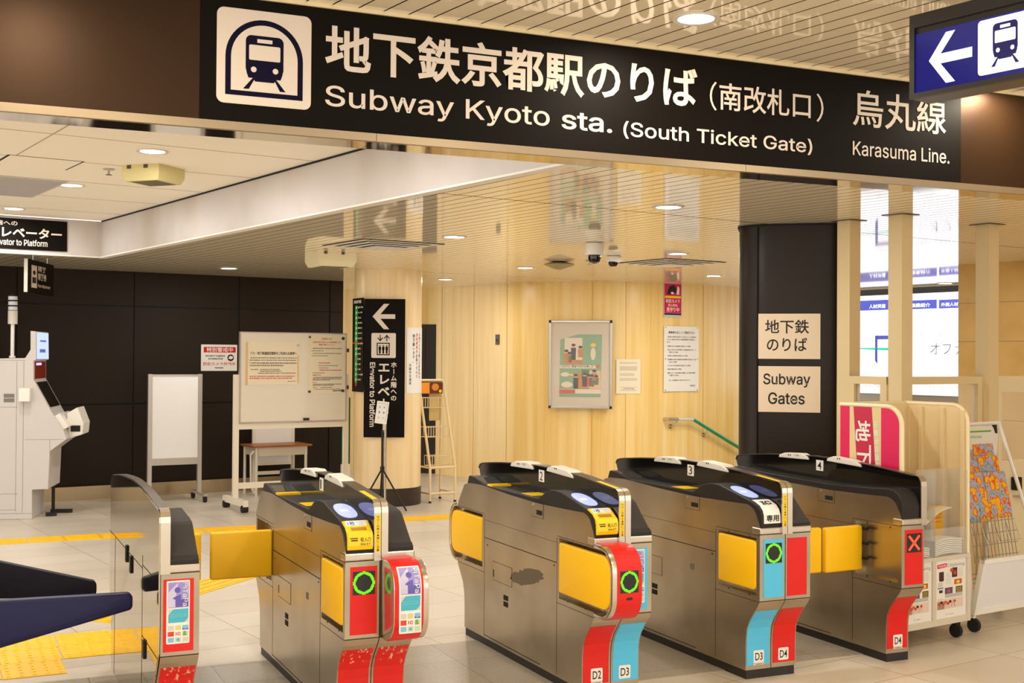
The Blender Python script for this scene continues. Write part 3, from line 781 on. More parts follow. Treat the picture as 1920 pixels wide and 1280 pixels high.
def gate(name, label, X0, left=None, right=None, num=None, W=0.304):
    root = thing(name, label, 'ticket gate', (X0, GY, 0), 0, 'ticket gates in a row')
    H = W / 2
    for sd, o in (('L', left), ('R', right)):
        if o is None: continue
        T = (lambda t: t) if sd == 'L' else (lambda t: W - t)
        def tb(mb, t0, t1, y0, y1, z0, z1): mb.box(min(T(t0), T(t1)), max(T(t0), T(t1)), y0, y1, z0, z1)
        inner = H - 0.002
        pl = MB(); tb(pl, 0.006, H, 0.004, 1.452, 0, 0.047); pl.build('plinth', M_plinth, root)
        body = MB().prism(BODY if o['cover'] != 'slope' else LOWF[::-1] + SPS + LOWB[::-1], 'x', min(T(0), T(inner)), max(T(0), T(inner))).build('cabinet', [M_steel], root)
        bul = o.get('bulge')
        fp = lambda y0, y1: (min(T(-0.02), T(0.04)), max(T(-0.02), T(0.04)), y0, y1, 0.432, 0.716)
        if bul:
            boxes = [(min(T(-0.02), T(0.045)), max(T(-0.02), T(0.045)), -0.16, 0.245, 0.428, 0.722), (min(T(-0.02), T(0.045)), max(T(-0.02), T(0.045)), 1.20, 1.62, 0.428, 0.722)]
        else:
            boxes = [fp(-0.088, 0.245), fp(1.20, 1.545)]
        if o.get('pockets', True): cut(body, boxes)
        # seams, screws, lock, hatch, vents: marks on the outer side
        sm = MB()
        def line(y0, z0, y1, z1, w=0.0022):
            if abs(y1 - y0) > abs(z1 - z0): tb(sm, -0.0006, 0.001, y0, y1, z0 - w / 2, z0 + w / 2)
            else: tb(sm, -0.0006, 0.001, y0 - w / 2, y0 + w / 2, z0, z1)
        for y in (0.268, 1.17): line(y, 0.055, y, 0.72)
        line(0.27, 0.695, 1.17, 0.695, 0.0014); line(0.27, 0.597, 1.17, 0.597, 0.004)
        line(-0.115, 0.728, 0.268, 0.728); line(1.17, 0.728, 1.565, 0.728)
        line(-0.10, 0.404, 0.268, 0.404); line(1.17, 0.404, 1.56, 0.404)
        line(0.45, 0.06, 1.17, 0.06, 0.004)
        if o.get('side', True):
            for y0, y1, z0, z1 in ((0.421, 0.566, 0.790, 0.864), (0.798, 1.052, 0.384, 0.485)):
                line(y0, z0, y1, z0, 0.0014); line(y0, z1, y1, z1, 0.0014); line(y0, z0, y0, z1, 0.0014); line(y1, z0, y1, z1, 0.0014)
        sm.build('panel_seam', M_dark, root)
        if o.get('side', True):
            lk = MB(); tb(lk, -0.0016, 0.001, 0.423, 0.564, 0.792, 0.862); lk.build('lock_plate', M_steel, root)
            l2 = MB(); tb(l2, -0.0026, 0.0, 0.435, 0.50, 0.805, 0.828); l2.build('slot', M_dark, root)
            l3 = MB(); l3.cyl((T(0.0), 0.54, 0.848), (T(-0.005), 0.54, 0.848), 0.008); l3.build('key_switch', M_steel_l, root)
            ht = MB(); tb(ht, -0.0012, 0.001, 0.80, 1.05, 0.386, 0.483); ht.build('hatch', M_steel, root)
            for nm_, a0_, a1_, z0_, z1_ in (('hatch_pull', 1.033, 1.045, 0.40, 0.44), ('vent', 0.848, 0.904, 0.302, 0.328), ('vent', 0.848, 0.904, 0.268, 0.294)):
                h2 = MB(); tb(h2, -0.0016, 0.0, a0_, a1_, z0_, z1_); h2.build(nm_, M_dark, root)
            h2 = MB(); tb(h2, -0.0008, 0.0, 0.47, 0.51, 0.468, 0.50); h2.build('data_label', M_inkg, root)
            for y, z in ((0.15, 0.716), (-0.03, 0.716), (0.15, 0.43), (-0.03, 0.43), (1.30, 0.43), (1.45, 0.43), (1.3, 0.716), (0.30, 0.58), (1.13, 0.56)):
                h2 = MB(); tb(h2, -0.001, 0, y - 0.004, y + 0.004, z - 0.004, z + 0.004); h2.build('screw', M_dark, root)
        # band under the covers
        bd = MB(); bd.box(min(T(-0.003), T(inner)), max(T(-0.003), T(inner)), -0.122, -0.05, 0.735, 0.768); bd.build('front_band', M_steel_l, root, bevel=0.006)
        for z0_, z1_ in ((0.4045, 0.4065), (0.732, 0.735)):
            b2 = MB(); b2.box(min(T(0.0), T(inner)), max(T(0.0), T(inner)), -0.116, -0.1, z0_, z1_); b2.build('front_seam', M_dark, root)
        cv = {'hump': HUMP, 'slope': SLOPE, 'block': BLOCK}[o['cover']]
        MB().prism(cv, 'x', min(T(0.004), T(inner)), max(T(0.004), T(inner))).build('top_cover', M_black if o['cover'] != 'slope' else M_grey, root, bevel=0.004)
        if o['cover'] == 'slope':
            MB().prism([(-0.1195, 0.7655), (-0.1195, 0.783), (-0.10, 0.800), (-0.10, 0.7655)], 'x', min(T(0.004), T(inner)), max(T(0.004), T(inner))).build('cover_edge', M_black, root)
        # rear display, yellow bars on the deck
        if o['cover'] == 'hump':
            e = [(1.32, 0.9135), (1.195, 0.892)]
            MB().ribbon(e, 'x', min(T(0.014), T(0.115)), max(T(0.014), T(0.115)), 0.0015).build('rear_screen', M_smoke, root)
            yb = MB(); tb(yb, 0.02, 0.122, 0.60, 0.735, 0.885, 0.887); yb.build('deck_mark', M_yelp, root)
            if not o.get('ic'): yb = MB(); tb(yb, 0.004, 0.122, 1.085, 1.145, 0.885, 0.895); yb.build('ticket_outlet', M_yelp, root)
            # reader on the sloping top
            sl = math.atan2(0.944 - 0.889, 0.242 + 0.037)
            rd = MB(); n = 32
            cy, cz = 0.112, 0.9185
            rd.M = Matrix.Translation(((T(0.066)), cy, cz)) @ Matrix.Rotation(sl, 4, 'X')
            se = [(0.043 * abs(cos(a)) ** 0.8 * (1 if cos(a) >= 0 else -1), 0.098 * abs(sin(a)) ** 0.8 * (1 if sin(a) >= 0 else -1)) for a in [2 * pi * i / n for i in range(n)]]
            rd.prism(se, 'z', -0.003, 0.0022)
            rd.build('card_reader', M_blue, root)
            rm = MB(); rm.M = rd.M
            for k in range(3): rm.box(-0.012 + k * 0.009, -0.006 + k * 0.009, -0.012, 0.012, 0.002, 0.0026)
            rm.box(-0.022, -0.016, -0.012, 0.012, 0.002, 0.0026)
            rm.build('reader_symbol', M_blue2, root)
            if not o.get('ic'):
                ip = [(-0.126, 0.782), (-0.132, 0.80), (-0.131, 0.838), (-0.123, 0.854), (-0.05, 0.896), (-0.03, 0.893), (-0.05, 0.84), (-0.10, 0.782)]
                ib = MB().prism(ip, 'x', min(T(0.006), T(0.118)), max(T(0.006), T(0.118))).build('ticket_inlet', M_yelp, root, bevel=0.004)
                s1 = MB(); s1.M = Matrix.Translation((T(0.062), -0.100, 0.8665)) @ Matrix.Rotation(R(30), 4, 'X')
                s1.box(-0.034, 0.034, -0.011, 0.010, -0.004, 0.0018)
                s1.build('inlet_slot', mat('slot_amber', (178, 128, 0), 0.4), root)
                s2 = MB(); s2.M = Matrix.Translation((T(0.06), -0.070, 0.8845)) @ Matrix.Rotation(R(30), 4, 'X')
                s2.m = 0; s2.box(-0.045, 0.045, -0.014, 0.022, -0.001, 0.0012)
                s2.m = 1
                m0 = s2.M; s2.M = m0 @ Matrix.Rotation(R(-90), 4, 'X')
                s2.M = m0 @ Matrix(((1, 0, 0, 0), (0, 0, 1, 0), (0, -1, 0, 0), (0, 0, 0, 1)))
                s2.text('1枚', -0.038, -0.005, -0.012, 0.018, -0.0012, 0.02, 0.0003)
                s2.text('ずつ入れて', 0.0, 0.04, 0.004, 0.016, -0.0012, 0.0, 0.0003); s2.text('ください', 0.0, 0.036, -0.012, 0.0, -0.0012, 0.0, 0.0003)
                s2.build('inlet_notice', [M_paperw, M_blueink], root)
                s3 = MB(); yf = -0.1305; cx = T(0.062)
                s3.rect(cx - 0.052, cx + 0.05, 0.797, 0.7975, yf, 0.0006); s3.rect(cx - 0.052, cx + 0.05, 0.837, 0.8375, yf + 0.002, 0.002)
                s3.text('投入口', cx - 0.002, cx + 0.044, 0.816, 0.835, yf + 0.001, 0.02, 0.002)
                s3.text('INLET', cx - 0.002, cx + 0.044, 0.803, 0.811, yf - 0.001, 0.01, 0.0025)
                s3.rect(cx - 0.046, cx - 0.012, 0.830, 0.834, yf + 0.001, 0.002)
                for k in range(4): s3.rect(cx - 0.04 + k * 0.007, cx - 0.0365 + k * 0.007, 0.806 + 0.003 * abs(k - 1.5), 0.826, yf + 0.001, 0.002)
                s3.rect(cx - 0.042, cx - 0.012, 0.822, 0.826, yf + 0.001, 0.002)
                s3.build('inlet_lettering', M_ink, root)
            else:
                ic = MB()
                sp_ = [(-0.02, 0.893), (-0.037, 0.8896), (-0.085, 0.873), (-0.108, 0.853), (-0.118, 0.83), (-0.121, 0.788)]
                ic.ribbon(sp_, 'x', T(0.02), T(0.118), -0.0016)
                ic.build('notice_sticker', M_paperw, root)
                it = MB()
                def onto(st, pa, pb, x0, x1, bold):
                    vs, fs, bb = glyphs(st, bold); k = 0.0022
                    dy, dz = pb[0] - pa[0], pb[1] - pa[1]; l = math.hypot(dy, dz); k = 0.0036; ny, nz = (dz / l, -dy / l)
                    if nz < 0: ny, nz = -ny, -nz
                    it.add([(x0 + (p[0] - bb[0]) / (bb[1] - bb[0]) * (x1 - x0), pa[0] + dy * (1 - (p[1] - bb[2]) / (bb[3] - bb[2])) + ny * k, pa[1] + dz * (1 - (p[1] - bb[2]) / (bb[3] - bb[2])) + nz * k) for p in vs], fs)
                onto('IC', (-0.046, 0.8866), (-0.082, 0.8746), T(0.042), T(0.100), 0.03)
                onto('専用', (-0.1185, 0.830), (-0.1205, 0.797), T(0.034), T(0.108), 0.02)
                it.build('notice_lettering', M_ink, root)
        # upper front panel
        c = {'red': M_red, 'cyan': M_cyan, None: None}[o.get('panel')]
        xa, xb = sorted((T(0.022), T(0.140)))
        yF = -0.115
        if c and not bul:
            MB().rect(xa, xb, 0.424, 0.710, yF, 0.002).build('front_panel', c, root)
        if o.get('sign') in ('ring', 'cross') and not bul:
            bk = MB(); ld = MB(); da, db = sorted((T(0.033), T(0.130)))
            if o.get('sign') == 'ring':
                circle_display(bk, ld, da, db, 0.592, 0.690, yF - 0.002)
                bk.build('status_display', M_disp, root); ld.build('status_light', M_green, root)
            else:
                bk.rect(da, db, 0.592, 0.690, yF - 0.002, 0.001)
                cx, cz = (da + db) / 2, 0.641
                for s_ in (1, -1):
                    ld.poly([(cx - 0.040 * s_, cz - 0.034), (cx - 0.030 * s_, cz - 0.041), (cx + 0.040 * s_, cz + 0.034), (cx + 0.030 * s_, cz + 0.041)], yF - 0.003, 0.0006)
                bk.build('status_display', M_disp, root); ld.build('status_light', M_xred, root)
        if o.get('sticker') and not bul:
            sticker(xa + 0.012, xb - 0.016, 0.455, 0.704, yF - 0.002).build('card_sticker', STK, root, fix=True)
        # rounded flap housing that bulges from the front and the back
        if bul:
            def outline(y0, y1, front, z0, z1, r):
                if front:
                    p_ = [(y1, z0), (y1, z1)]
                    p_ += [(y0 + r + r * cos(R(90 + 90 * i / 8)), z1 - r + r * sin(R(90 + 90 * i / 8))) for i in range(9)]
                    p_ += [(y0 + r + r * cos(R(180 + 90 * i / 8)), z0 + r + r * sin(R(180 + 90 * i / 8))) for i in range(9)]
                else:
                    p_ = [(y0, z0)] + [(y1 - r + r * cos(R(-90 + 90 * i / 8)), z0 + r + r * sin(R(-90 + 90 * i / 8))) for i in range(9)]
                    p_ += [(y1 - r + r * cos(R(90 * i / 8)), z1 - r + r * sin(R(90 * i / 8))) for i in range(9)] + [(y0, z1)]
                return p_
            def housing(y0, y1, front):
                p_ = outline(y0, y1, front, 0.408, 0.742, 0.11)
                ob = MB().prism(p_, 'x', min(T(-0.004), T(inner)), max(T(-0.004), T(inner))).build('flap_housing', [M_steel_l], root)
                q_ = outline(y0 + 0.018, y1 + 0.05, True, 0.426, 0.724, 0.094) if front else outline(y0 - 0.05, y1 - 0.018, False, 0.426, 0.724, 0.094)
                cut(ob, [MB().prism(q_, 'x', min(T(-0.02), T(0.05)), max(T(-0.02), T(0.05)))], 0.003)
                for p in ob.data.polygons: p.use_smooth = True
                ob.data.set_sharp_from_angle(angle=R(30))
                return p_
            pts = housing(-0.295, -0.116, True); housing(1.571, 1.70, False)
            path = [(y, z) for y, z in pts[2:]]
            path = [(-0.122, 0.742)] + path + [(-0.122, 0.408)]
            MB().ribbon(path, 'x', min(T(0.02), T(inner - 0.004)), max(T(0.02), T(inner - 0.004)), -0.0022).build('front_panel', c, root, smooth=True)
            yB = -0.2975
            if o.get('sign') == 'ring':
                bk = MB(); ld = MB(); da, db = sorted((T(0.035), T(0.128)))
                circle_display(bk, ld, da, db, 0.545, 0.643, yB)
                bk.rect((da + db) / 2 - 0.014, (da + db) / 2 + 0.016, 0.518 - 0.006, 0.530 - 0.006, yB)
                bk.build('status_display', M_disp, root); ld.build('status_light', M_green, root)
            if o.get('sticker'):
                st = sticker(min(T(0.03), T(0.128)), max(T(0.03), T(0.128)), 0.455, 0.735, 0)
                # wrap the sticker round the bulge
                so = st.build('card_sticker', STK, root)
                r = 0.11; zt = 0.742 - r
                bm = bmesh.new(); bm.from_mesh(so.data)
                for k in range(14):
                    z = zt + (0.74 - zt) * k / 14
                    bmesh.ops.bisect_plane(bm, geom=bm.verts[:] + bm.edges[:] + bm.faces[:], plane_co=(0, 0, z), plane_no=(0, 0, 1))
                for v in bm.verts:
                    dpt = -v.co.y + 0.0030
                    if v.co.z <= zt: v.co = (v.co.x, -0.295 - dpt, v.co.z)
                    else:
                        a = (v.co.z - zt) / r
                        v.co = (v.co.x, -0.295 + r - (r + dpt) * cos(a), zt + (r + dpt) * sin(a))
                bm.to_mesh(so.data); bm.free()
        # kick panel with its number plate
        kc = {'red': M_red, 'cyan': M_cyan, 'scratched': M_scr}[o['kick']]
        kp = [p for p in LOWF if p[1] <= 0.36] ; kp = [(-0.078, 0.355)] + kp[1:-1] + [(0.0, 0.068)]
        kp = [(-0.074, 0.352), (-0.06, 0.335), (-0.03, 0.298), (-0.008, 0.255), (-0.002, 0.21), (0.0, 0.17), (0.0, 0.068)]
        MB().ribbon(kp, 'x', min(T(0.005), T(0.141)), max(T(0.005), T(0.141)), -0.0022).build('kick_panel', kc, root, smooth=True)
        if o.get('plate'):
            pa_, pb_ = sorted((T(0.046), T(0.108))); pm = MB()
            pm.m = 0; pm.rrect(pa_, pb_, 0.078, 0.140, 0.006, -0.0022, 0.001)
            pm.m = 1; pm.text(o['plate'], pa_ + 0.009, pb_ - 0.008, 0.09, 0.128, -0.0032, 0.012, 0.0004)
            pm.build('number_plate', [M_white, M_ink], root)
            if sd == 'L':
                pn = MB(); pn.m = 0; pn.rect(pa_, pb_, 0.066, 0.077, -0.0022, 0.001); pn.m = 1; pn.text('OMRON', pa_ + 0.012, pb_ - 0.012, 0.069, 0.0735, -0.0032, 0.02, 0.0004)
                pn.build('maker_plate', [M_gry, M_ink], root)
        # service flap on the kick shoulder
        # flaps
        def pad(y0, y1, nm='flap'):
            m_ = MB(); za, zb_ = 0.457, 0.699
            free_front = y0 < 0.1
            rf = (0.07 if bul else 0.028)
            pts = []
            rs = (0.010, rf) if free_front else (rf, 0.010)      # (inner side radius, free side radius)
            rhi, rlo = (rs[0], rs[1]) if free_front else (rs[0], rs[1])
            for cy, cz, a0, r_ in ((y1, za, -90, rhi if free_front else rf), (y1, zb_, 0, rhi if free_front else rf), (y0, zb_, 90, rf if free_front else 0.010), (y0, za, 180, rf if free_front else 0.010)):
                sy = -1 if cy == y1 else 1; sz = 1 if cz == za else -1
                for k in range(5):
                    a = R(a0 + 90 * k / 4); pts.append((cy + sy * r_ + r_ * cos(a), cz + sz * r_ + r_ * sin(a)))
            m_.prism(pts, 'x', min(T(-0.004), T(0.026)), max(T(-0.004), T(0.026)))
            return m_.build(nm, M_yel, root, bevel=0.007, seg=3, smooth=True)
        def pad_open(y, reach, tilt=0.0):
            m_ = MB()
            m_.M = Matrix.Translation((T(0.0), y, 0)) @ Matrix.Rotation(tilt, 4, 'Z')
            s_ = -1 if sd == 'L' else 1
            m_.box(min(0, s_ * reach) + (0 if s_ > 0 else 0), max(0, s_ * reach), -0.018, 0.018, 0.458, 0.698)
            return m_.build('flap', M_yel, root, bevel=0.011, seg=3, smooth=True)
        if o.get('front_flap') == 'shut': pad(-0.085 if not bul else -0.268, 0.242)
        elif o.get('front_flap') == 'open': pad_open(0.205, o.get('reach', 0.3), R(o.get('tilt', 0)))
        if o.get('rear_flap') == 'shut': pad(1.203, 1.535 if not bul else 1.668)
        elif o.get('rear_flap') == 'open': pad_open(1.205, o.get('rreach', 0.3))
        if o.get('front_flap') == 'open':
            hg = MB()
            for z in (0.52, 0.60, 0.68):
                hg = MB(); hg.box(min(T(0.0), T(0.02)), max(T(0.0), T(0.02)), 0.16, 0.22, z - 0.006, z + 0.006); hg.build('hinge', M_dark, root)
        if o.get('stain'):
            st = MB(); rnd = random.Random(3); pts = []
            for i in range(44):
                a = 2 * pi * i / 44; rr_ = 0.9 + 0.16 * cos(2 * a + 0.6) + rnd.uniform(-0.10, 0.10)
                pts.append((0.62 + 0.19 * cos(a) * rr_, 0.47 + 0.052 * sin(a) * rr_ - 0.14 * 0.19 * cos(a)))
            st.prism(pts, 'x', min(T(-0.0012), T(0)), max(T(-0.0012), T(0)))
            st.build('worn_patch', mat('worn_patch', (120, 108, 90), 0.6, 0.4), root)
    # divider along the middle
    if left and right: s0, s1 = H - 0.030, H + 0.030
    elif left: s0, s1 = H - 0.034, H + 0.002
    else: s0, s1 = H - 0.002, H + 0.034
    MB().prism(SPN, 'x', s0 + 0.002, s1 - 0.002).build('divider_panel', M_blackg, root, bevel=0.002)
    tp = SPN[3:-1]
    MB().ribbon(tp, 'x', s0 - 0.001, s1 + 0.001, 0.005).build('divider_cap', M_brown, root, smooth=True)
    fr = MB()
    fpth = [(-0.125, 0.766), (-0.125, 0.935), (-0.122, 0.957), (-0.112, 0.973), (-0.095, 0.981), (-0.07, 0.983)]
    segs = [(s0 - 0.001, (s0 + s1) / 2 - 0.0015), ((s0 + s1) / 2 + 0.0015, s1 + 0.001)] if left and right else [(s0 - 0.001, s1 + 0.001)]
    for a, b in segs:
        fr.ribbon(fpth, 'x', a, b, 0.006)
        fr.box(a, b, -0.133, -0.115, 0.734, 0.770)
    fr.build('divider_edge', M_steel_l, root, smooth=True)
    if left and right:
        ts = MB(); ts.m = 0; a, b = segs[0]
        ts.box(a + 0.004, b - 0.002, -0.133, -0.1305, 0.772, 0.928)
        ts.m = 1
        zc = 0.924
        for ch in 'かけこみ禁止▲扉にご注意':
            ts.column(ch, (a + b) / 2 + 0.001, zc, 0.0115, 0.0135, -0.1332, 0.01, 0.0004); zc -= 0.0127
        ts.build('warning_strip', [M_yelp, M_ink], root)
        tt = MB(); tt.ribbon([(-0.085, 0.9885), (0.105, 1.0035)], 'x', a + 0.004, b - 0.001, 0.0008); tt.build('warning_tape', M_yelp, root)
    if num:
        nm = MB(); nm.m = 0; nm.box(s0 - 0.0014, s0 + 0.001, 0.668, 0.732, 0.945, 1.006)
        vs, fs, bb = glyphs(num, 0.005); nm.m = 1
        nm.add([(s0 - 0.0018, 0.719 - (p[0] - bb[0]) / (bb[1] - bb[0]) * (0.036 if num != '1' else 0.02), 0.952 + (p[1] - bb[2]) / (bb[3] - bb[2]) * 0.046) for p in vs], fs)
        nm.build('gate_number', [M_white, M_ink], root)
        for ya, yb_, zt in ((0.80, 1.09, 1.017), (0.335, 0.635, 1.012)):
            sc = MB(); sl = (0.0, -0.012)[0]
            za = 1.012 if ya > 0.7 else 1.008; zb = 1.006 if ya > 0.7 else 1.019
            pr = [(ya, za - 0.012), (ya + 0.01, za + 0.006), (ya + 0.07, za + 0.022), (yb_ - 0.06, zb + 0.020), (yb_ - 0.01, zb + 0.006), (yb_, zb - 0.012)]
            sc.prism(pr, 'x', s0 - 0.006, s1 + 0.006)
            so = sc.build('sensor_cover', M_offw, root, bevel=0.004)
            sk = MB()
            for k in range(2): sk.box(s0 - 0.0072, s0 - 0.005, yb_ - 0.105 - k * 0.018, yb_ - 0.097 - k * 0.018, zb + 0.006, zb + 0.014)
            if ya > 0.7:
                vs, fs, bb = glyphs('こども', 0.02)
                sk.add([(s0 - 0.0072, ya + 0.13 - (p[0] - bb[0]) / (bb[1] - bb[0]) * 0.04, za + 0.003 + (p[1] - bb[2]) / (bb[3] - bb[2]) * 0.010) for p in vs], fs)
            sk.build('sensor_mark', M_ink, root)
    if right and not left:
        sd_ = MB(); sp = [(0.0, 0.0), (-0.005, 0.17), (-0.02, 0.28), (-0.10, 0.39), (-0.125, 0.42)] + SPN[:-1] + [(1.57, 0.40), (1.49, 0.28), (1.46, 0.0)]
        sd_.prism(sp, 'x', s0 - 0.006, s0 + 0.0); so = sd_.build('side_sheet', M_steel_m2, root)
        q = MB()
        for (y0, z0, y1, z1) in ((1.33, 0.0, 1.33, 0.68), (0.335, 0.05, 0.335, 0.74), (0.335, 0.685, 1.56, 0.685), (-0.11, 0.40, 0.335, 0.40), (0.05, 0.70, 0.335, 0.70)):
            if y0 == y1: q.box(s0 - 0.007, s0 - 0.005, y0 - 0.001, y0 + 0.001, z0, z1)
            else: q.box(s0 - 0.007, s0 - 0.005, y0, y1, z0 - 0.0015, z0 + 0.0015)
        q.build('panel_seam', M_dark, root)
        for y, z in ((0.86, 0.67), (0.70, 0.645), (0.25, 0.36)):
            q = MB(); q.box(s0 - 0.014, s0 - 0.005, y - 0.018, y + 0.018, z - 0.04, z + 0.04); q.build('sensor_window', M_black, root, bevel=0.006)
    return root

gate('ticket_gate', 'leftmost narrow polished steel gate with violet and teal card sticker on red', 0.583, None,
     dict(cover='slope', panel='red', sticker=True, kick='scratched', rear_flap='open', front_flap='shut', rreach=0.24))
gate('ticket_gate', 'steel gate marked 1 with two scratched red feet and open yellow rear flap', 1.488,
     dict(cover='hump', panel='red', sign='ring', kick='scratched', front_flap='shut', rear_flap='open', rreach=0.315),
     dict(cover='slope', panel='red', sticker=True, bulge=True, kick='scratched', front_flap='shut', rear_flap='shut'), '1')
gate('ticket_gate', 'steel gate marked 2 with rounded red nose and dark worn patch on its side', 2.67,
     dict(cover='hump', panel='red', sign='ring', bulge=True, kick='red', plate='D2', front_flap='shut', rear_flap='shut', stain=True),
     dict(cover='slope', panel='cyan', sticker=True, kick='cyan', plate='D3', front_flap='shut', rear_flap='shut'), '2')
gate('ticket_gate', 'steel ticket gate marked 3 with cyan and red front panels and a white card-only sticker', 3.588,
     dict(cover='hump', ic=True, panel='cyan', sign='ring', kick='cyan', plate='D3', front_flap='shut', rear_flap='shut'),
     dict(cover='slope', panel='red', kick='red', plate='D4', front_flap='open', rear_flap='shut', reach=0.315), '3')
gate('ticket_gate', 'single-width steel gate marked 4 showing a red cross, yellow flap swung out', 4.478,
     dict(cover='block', panel='red', sign='cross', kick='red', plate='D4', front_flap='open', rear_flap='shut', reach=0.262, tilt=4), None, '4')

# wide gate at the left edge: two blue padded wings on a post that stands outside the photograph
wg = thing('wide_gate', 'wide passage gate with two navy padded wings reaching in from the left edge', 'ticket gate', (-0.3, 5.3, 0), 0)
MB().prism([(-0.2, 0), (-0.2, 0.8), (-0.1, 0.95), (1.3, 0.95), (1.4, 0.8), (1.4, 0)], 'x', -0.25, 0.12).build('cabinet', M_steel, wg, bevel=0.01)
M_navy = mat('navy_leatherette', (17, 16, 66), 0.42, spec=0.3, bump=(200, 0.2)); M_navyd = mat('deep_navy_leatherette', (16, 12, 34), 0.5, spec=0.25, bump=(200, 0.2))
def wing(y, x_tip, zt0, zt1, zl0, zl1, m):
    # outline in local x (from the post) and z
    L = x_tip + 0.3; a = 0.10
    r = 0.022
    pts = [(a, zl0), (a, zl1), (L - r, zt1)]
    for i in range(1, 5):
        t = R(90 - 90 * i / 4); pts.append((L - r + r * cos(t), zt1 - r + r * sin(t)))
    for i in range(0, 5):
        t = R(0 - 60 * i / 4); pts.append((L - r + r * cos(t), zt0 + r + r * sin(t)))
    w = MB().prism(pts, 'y', y - 0.03, y + 0.03).build('padded_wing', m, wg, bevel=0.012, seg=3, smooth=True)
    rib = MB(); 
    rib.ribbon([(a, zl0 + 0.008), (L - 0.05, zt0 + 0.018)], 'y', y - 0.0305, y - 0.02, 0.003)
    rib.build('seam_piping', M_navyd, w)
wing(0.05, 0.675, 0.528, 0.602, 0.335, 0.612, M_navy)
wing(0.95, 0.62, 0.432, 0.506, 0.465, 0.735, M_navyd)
# ================================================================== SIGNS
# station name on the beam
sg = thing('station_sign', 'long dark overhead sign naming the subway station and its south ticket gate in white', 'sign', (0, FY, 0), 0)
b = F0.box(375, 100, 1801, 200)
MB().rect(F0.q(375, 100)[0], F0.q(1801, 250)[0], 2.497, FZ - 0.016, -0.0005, 0.002).build('sign_sheet', M_sign, sg)
yS = -0.003
def fq(x, y): return F0.q(x, y)
tx = MB()
def fit(st, xl, xr, ytop_px, ybot_px, xref, bold, extra=0):
    """lettering whose left and right ends and top and bottom were read off the photograph"""
    zt = fq(xref, ytop_px)[1]; zb = fq(xref, ybot_px)[1]
    MB().text(st, fq(xl, (ytop_px + ybot_px) / 2)[0], fq(xr, (ytop_px + ybot_px) / 2)[0], zb, zt, yS, bold, 0.001).build('lettering', M_signt, sg)
fit('地下鉄京都駅のりば', 609, 1307, 47, 136, 632, 0.022)
def latin(st, xl, xr, xref, ycap, ybase, bold):
    vs, fs, bb = glyphs(st, bold)
    zc = fq(xref, ycap)[1]; zb = fq(xref, ybase)[1]
    cap = 0.70
    k = (zc - zb) / cap
    x0, x1 = fq(xl, ybase)[0], fq(xr, ybase)[0]
    MB().text(st, x0, x1, zb + bb[2] * k, zb + bb[3] * k, yS, bold, 0.001).build('lettering', M_signt, sg)
latin('Subway Kyoto', 609, 1030, 628, 148, 199, 0.007)
latin('sta.', 1052, 1147, 1100, 199, 244.5, 0.012)
latin('(South Ticket Gate)', 1168, 1522, 1200, 222, 257, 0.008)
latin('Karasuma Line.', 1598, 1779, 1608, 256, 291, 0.006)
fit('南改札口', 1348, 1519, 157, 208, 1370, 0.010)
fit('（', 1330, 1343, 153, 207, 1336, 0.0)
fit('）', 1530, 1543, 176, 229, 1536, 0.0)
fit('烏丸線', 1598, 1773, 169, 238, 1620, 0.010)
def train(mb, X, Z, y, dark, light, mouth=True):
    """front of a train: X, Z map 0..1 onto the pictogram field"""
    t = 0.0004
    mb.m = dark
    mb.prism([(X(p[0]), Z(p[1])) for p in rr(.30, .70, .33, .735, .06)], 'y', y, y - t)
    mb.poly([(X(.30), Z(.42)), (X(.70), Z(.42)), (X(.69), Z(.34)), (X(.67), Z(.285)), (X(.62), Z(.285)), (X(.60), Z(.25)), (X(.40), Z(.25)), (X(.38), Z(.285)), (X(.33), Z(.285)), (X(.31), Z(.34))], y, t + 0.0001)
    mb.poly([(X(.40), Z(.285)), (X(.335), Z(.165)), (X(.275), Z(.165)), (X(.38), Z(.29))], y, t + 0.0002)
    mb.poly([(X(.60), Z(.285)), (X(.665), Z(.165)), (X(.725), Z(.165)), (X(.62), Z(.29))], y, t + 0.0002)
    mb.m = light
    t2 = t + 0.0003
    mb.prism([(X(p[0]), Z(p[1])) for p in rr(.335, .665, .475, .635, .015)], 'y', y - t, y - t2)
    mb.prism([(X(p[0]), Z(p[1])) for p in rr(.42, .58, .66, .70, .004)], 'y', y - t, y - t2)
    for cx in (.385, .615): mb.prism([(X(cx + .030 * cos(2 * pi * i / 20)), Z(.375 + .030 * sin(2 * pi * i / 20))) for i in range(20)], 'y', y - t, y - t2)
pg = MB()
x0, z0 = fq(405, 190)[0], fq(405, 191)[1]; x1 = fq(583, 120)[0]; z1 = fq(405, 11)[1]
X = lambda u: x0 + (x1 - x0) * u
Z = lambda u: z0 + (z1 - z0) * u
pg.m = 0; pg.rrect(x0, x1, z0, z1, (x1 - x0) * 0.075, yS, 0.001)
yp = yS - 0.001
def arch(lo, hi, zb, zr):
    c = (lo + hi) / 2; r = (hi - lo) / 2; zc = zr - r
    return [(X(lo), Z(zb))] + [(X(hi), Z(zb))] + [(X(c + r * cos(R(180 * i / 24))), Z(zc + r * sin(R(180 * i / 24)))) for i in range(25)]
pg.m = 1; pg.prism(arch(.09, .91, .09, .905), 'y', yp, yp - 0.0004)
pg.m = 0; pg.prism(arch(.148, .852, .142, .848), 'y', yp - 0.0004, yp - 0.0008)
train(pg, X, Z, yp - 0.0008, 1, 0)
pg.build('subway_pictogram', [M_signt, M_navyink], sg)

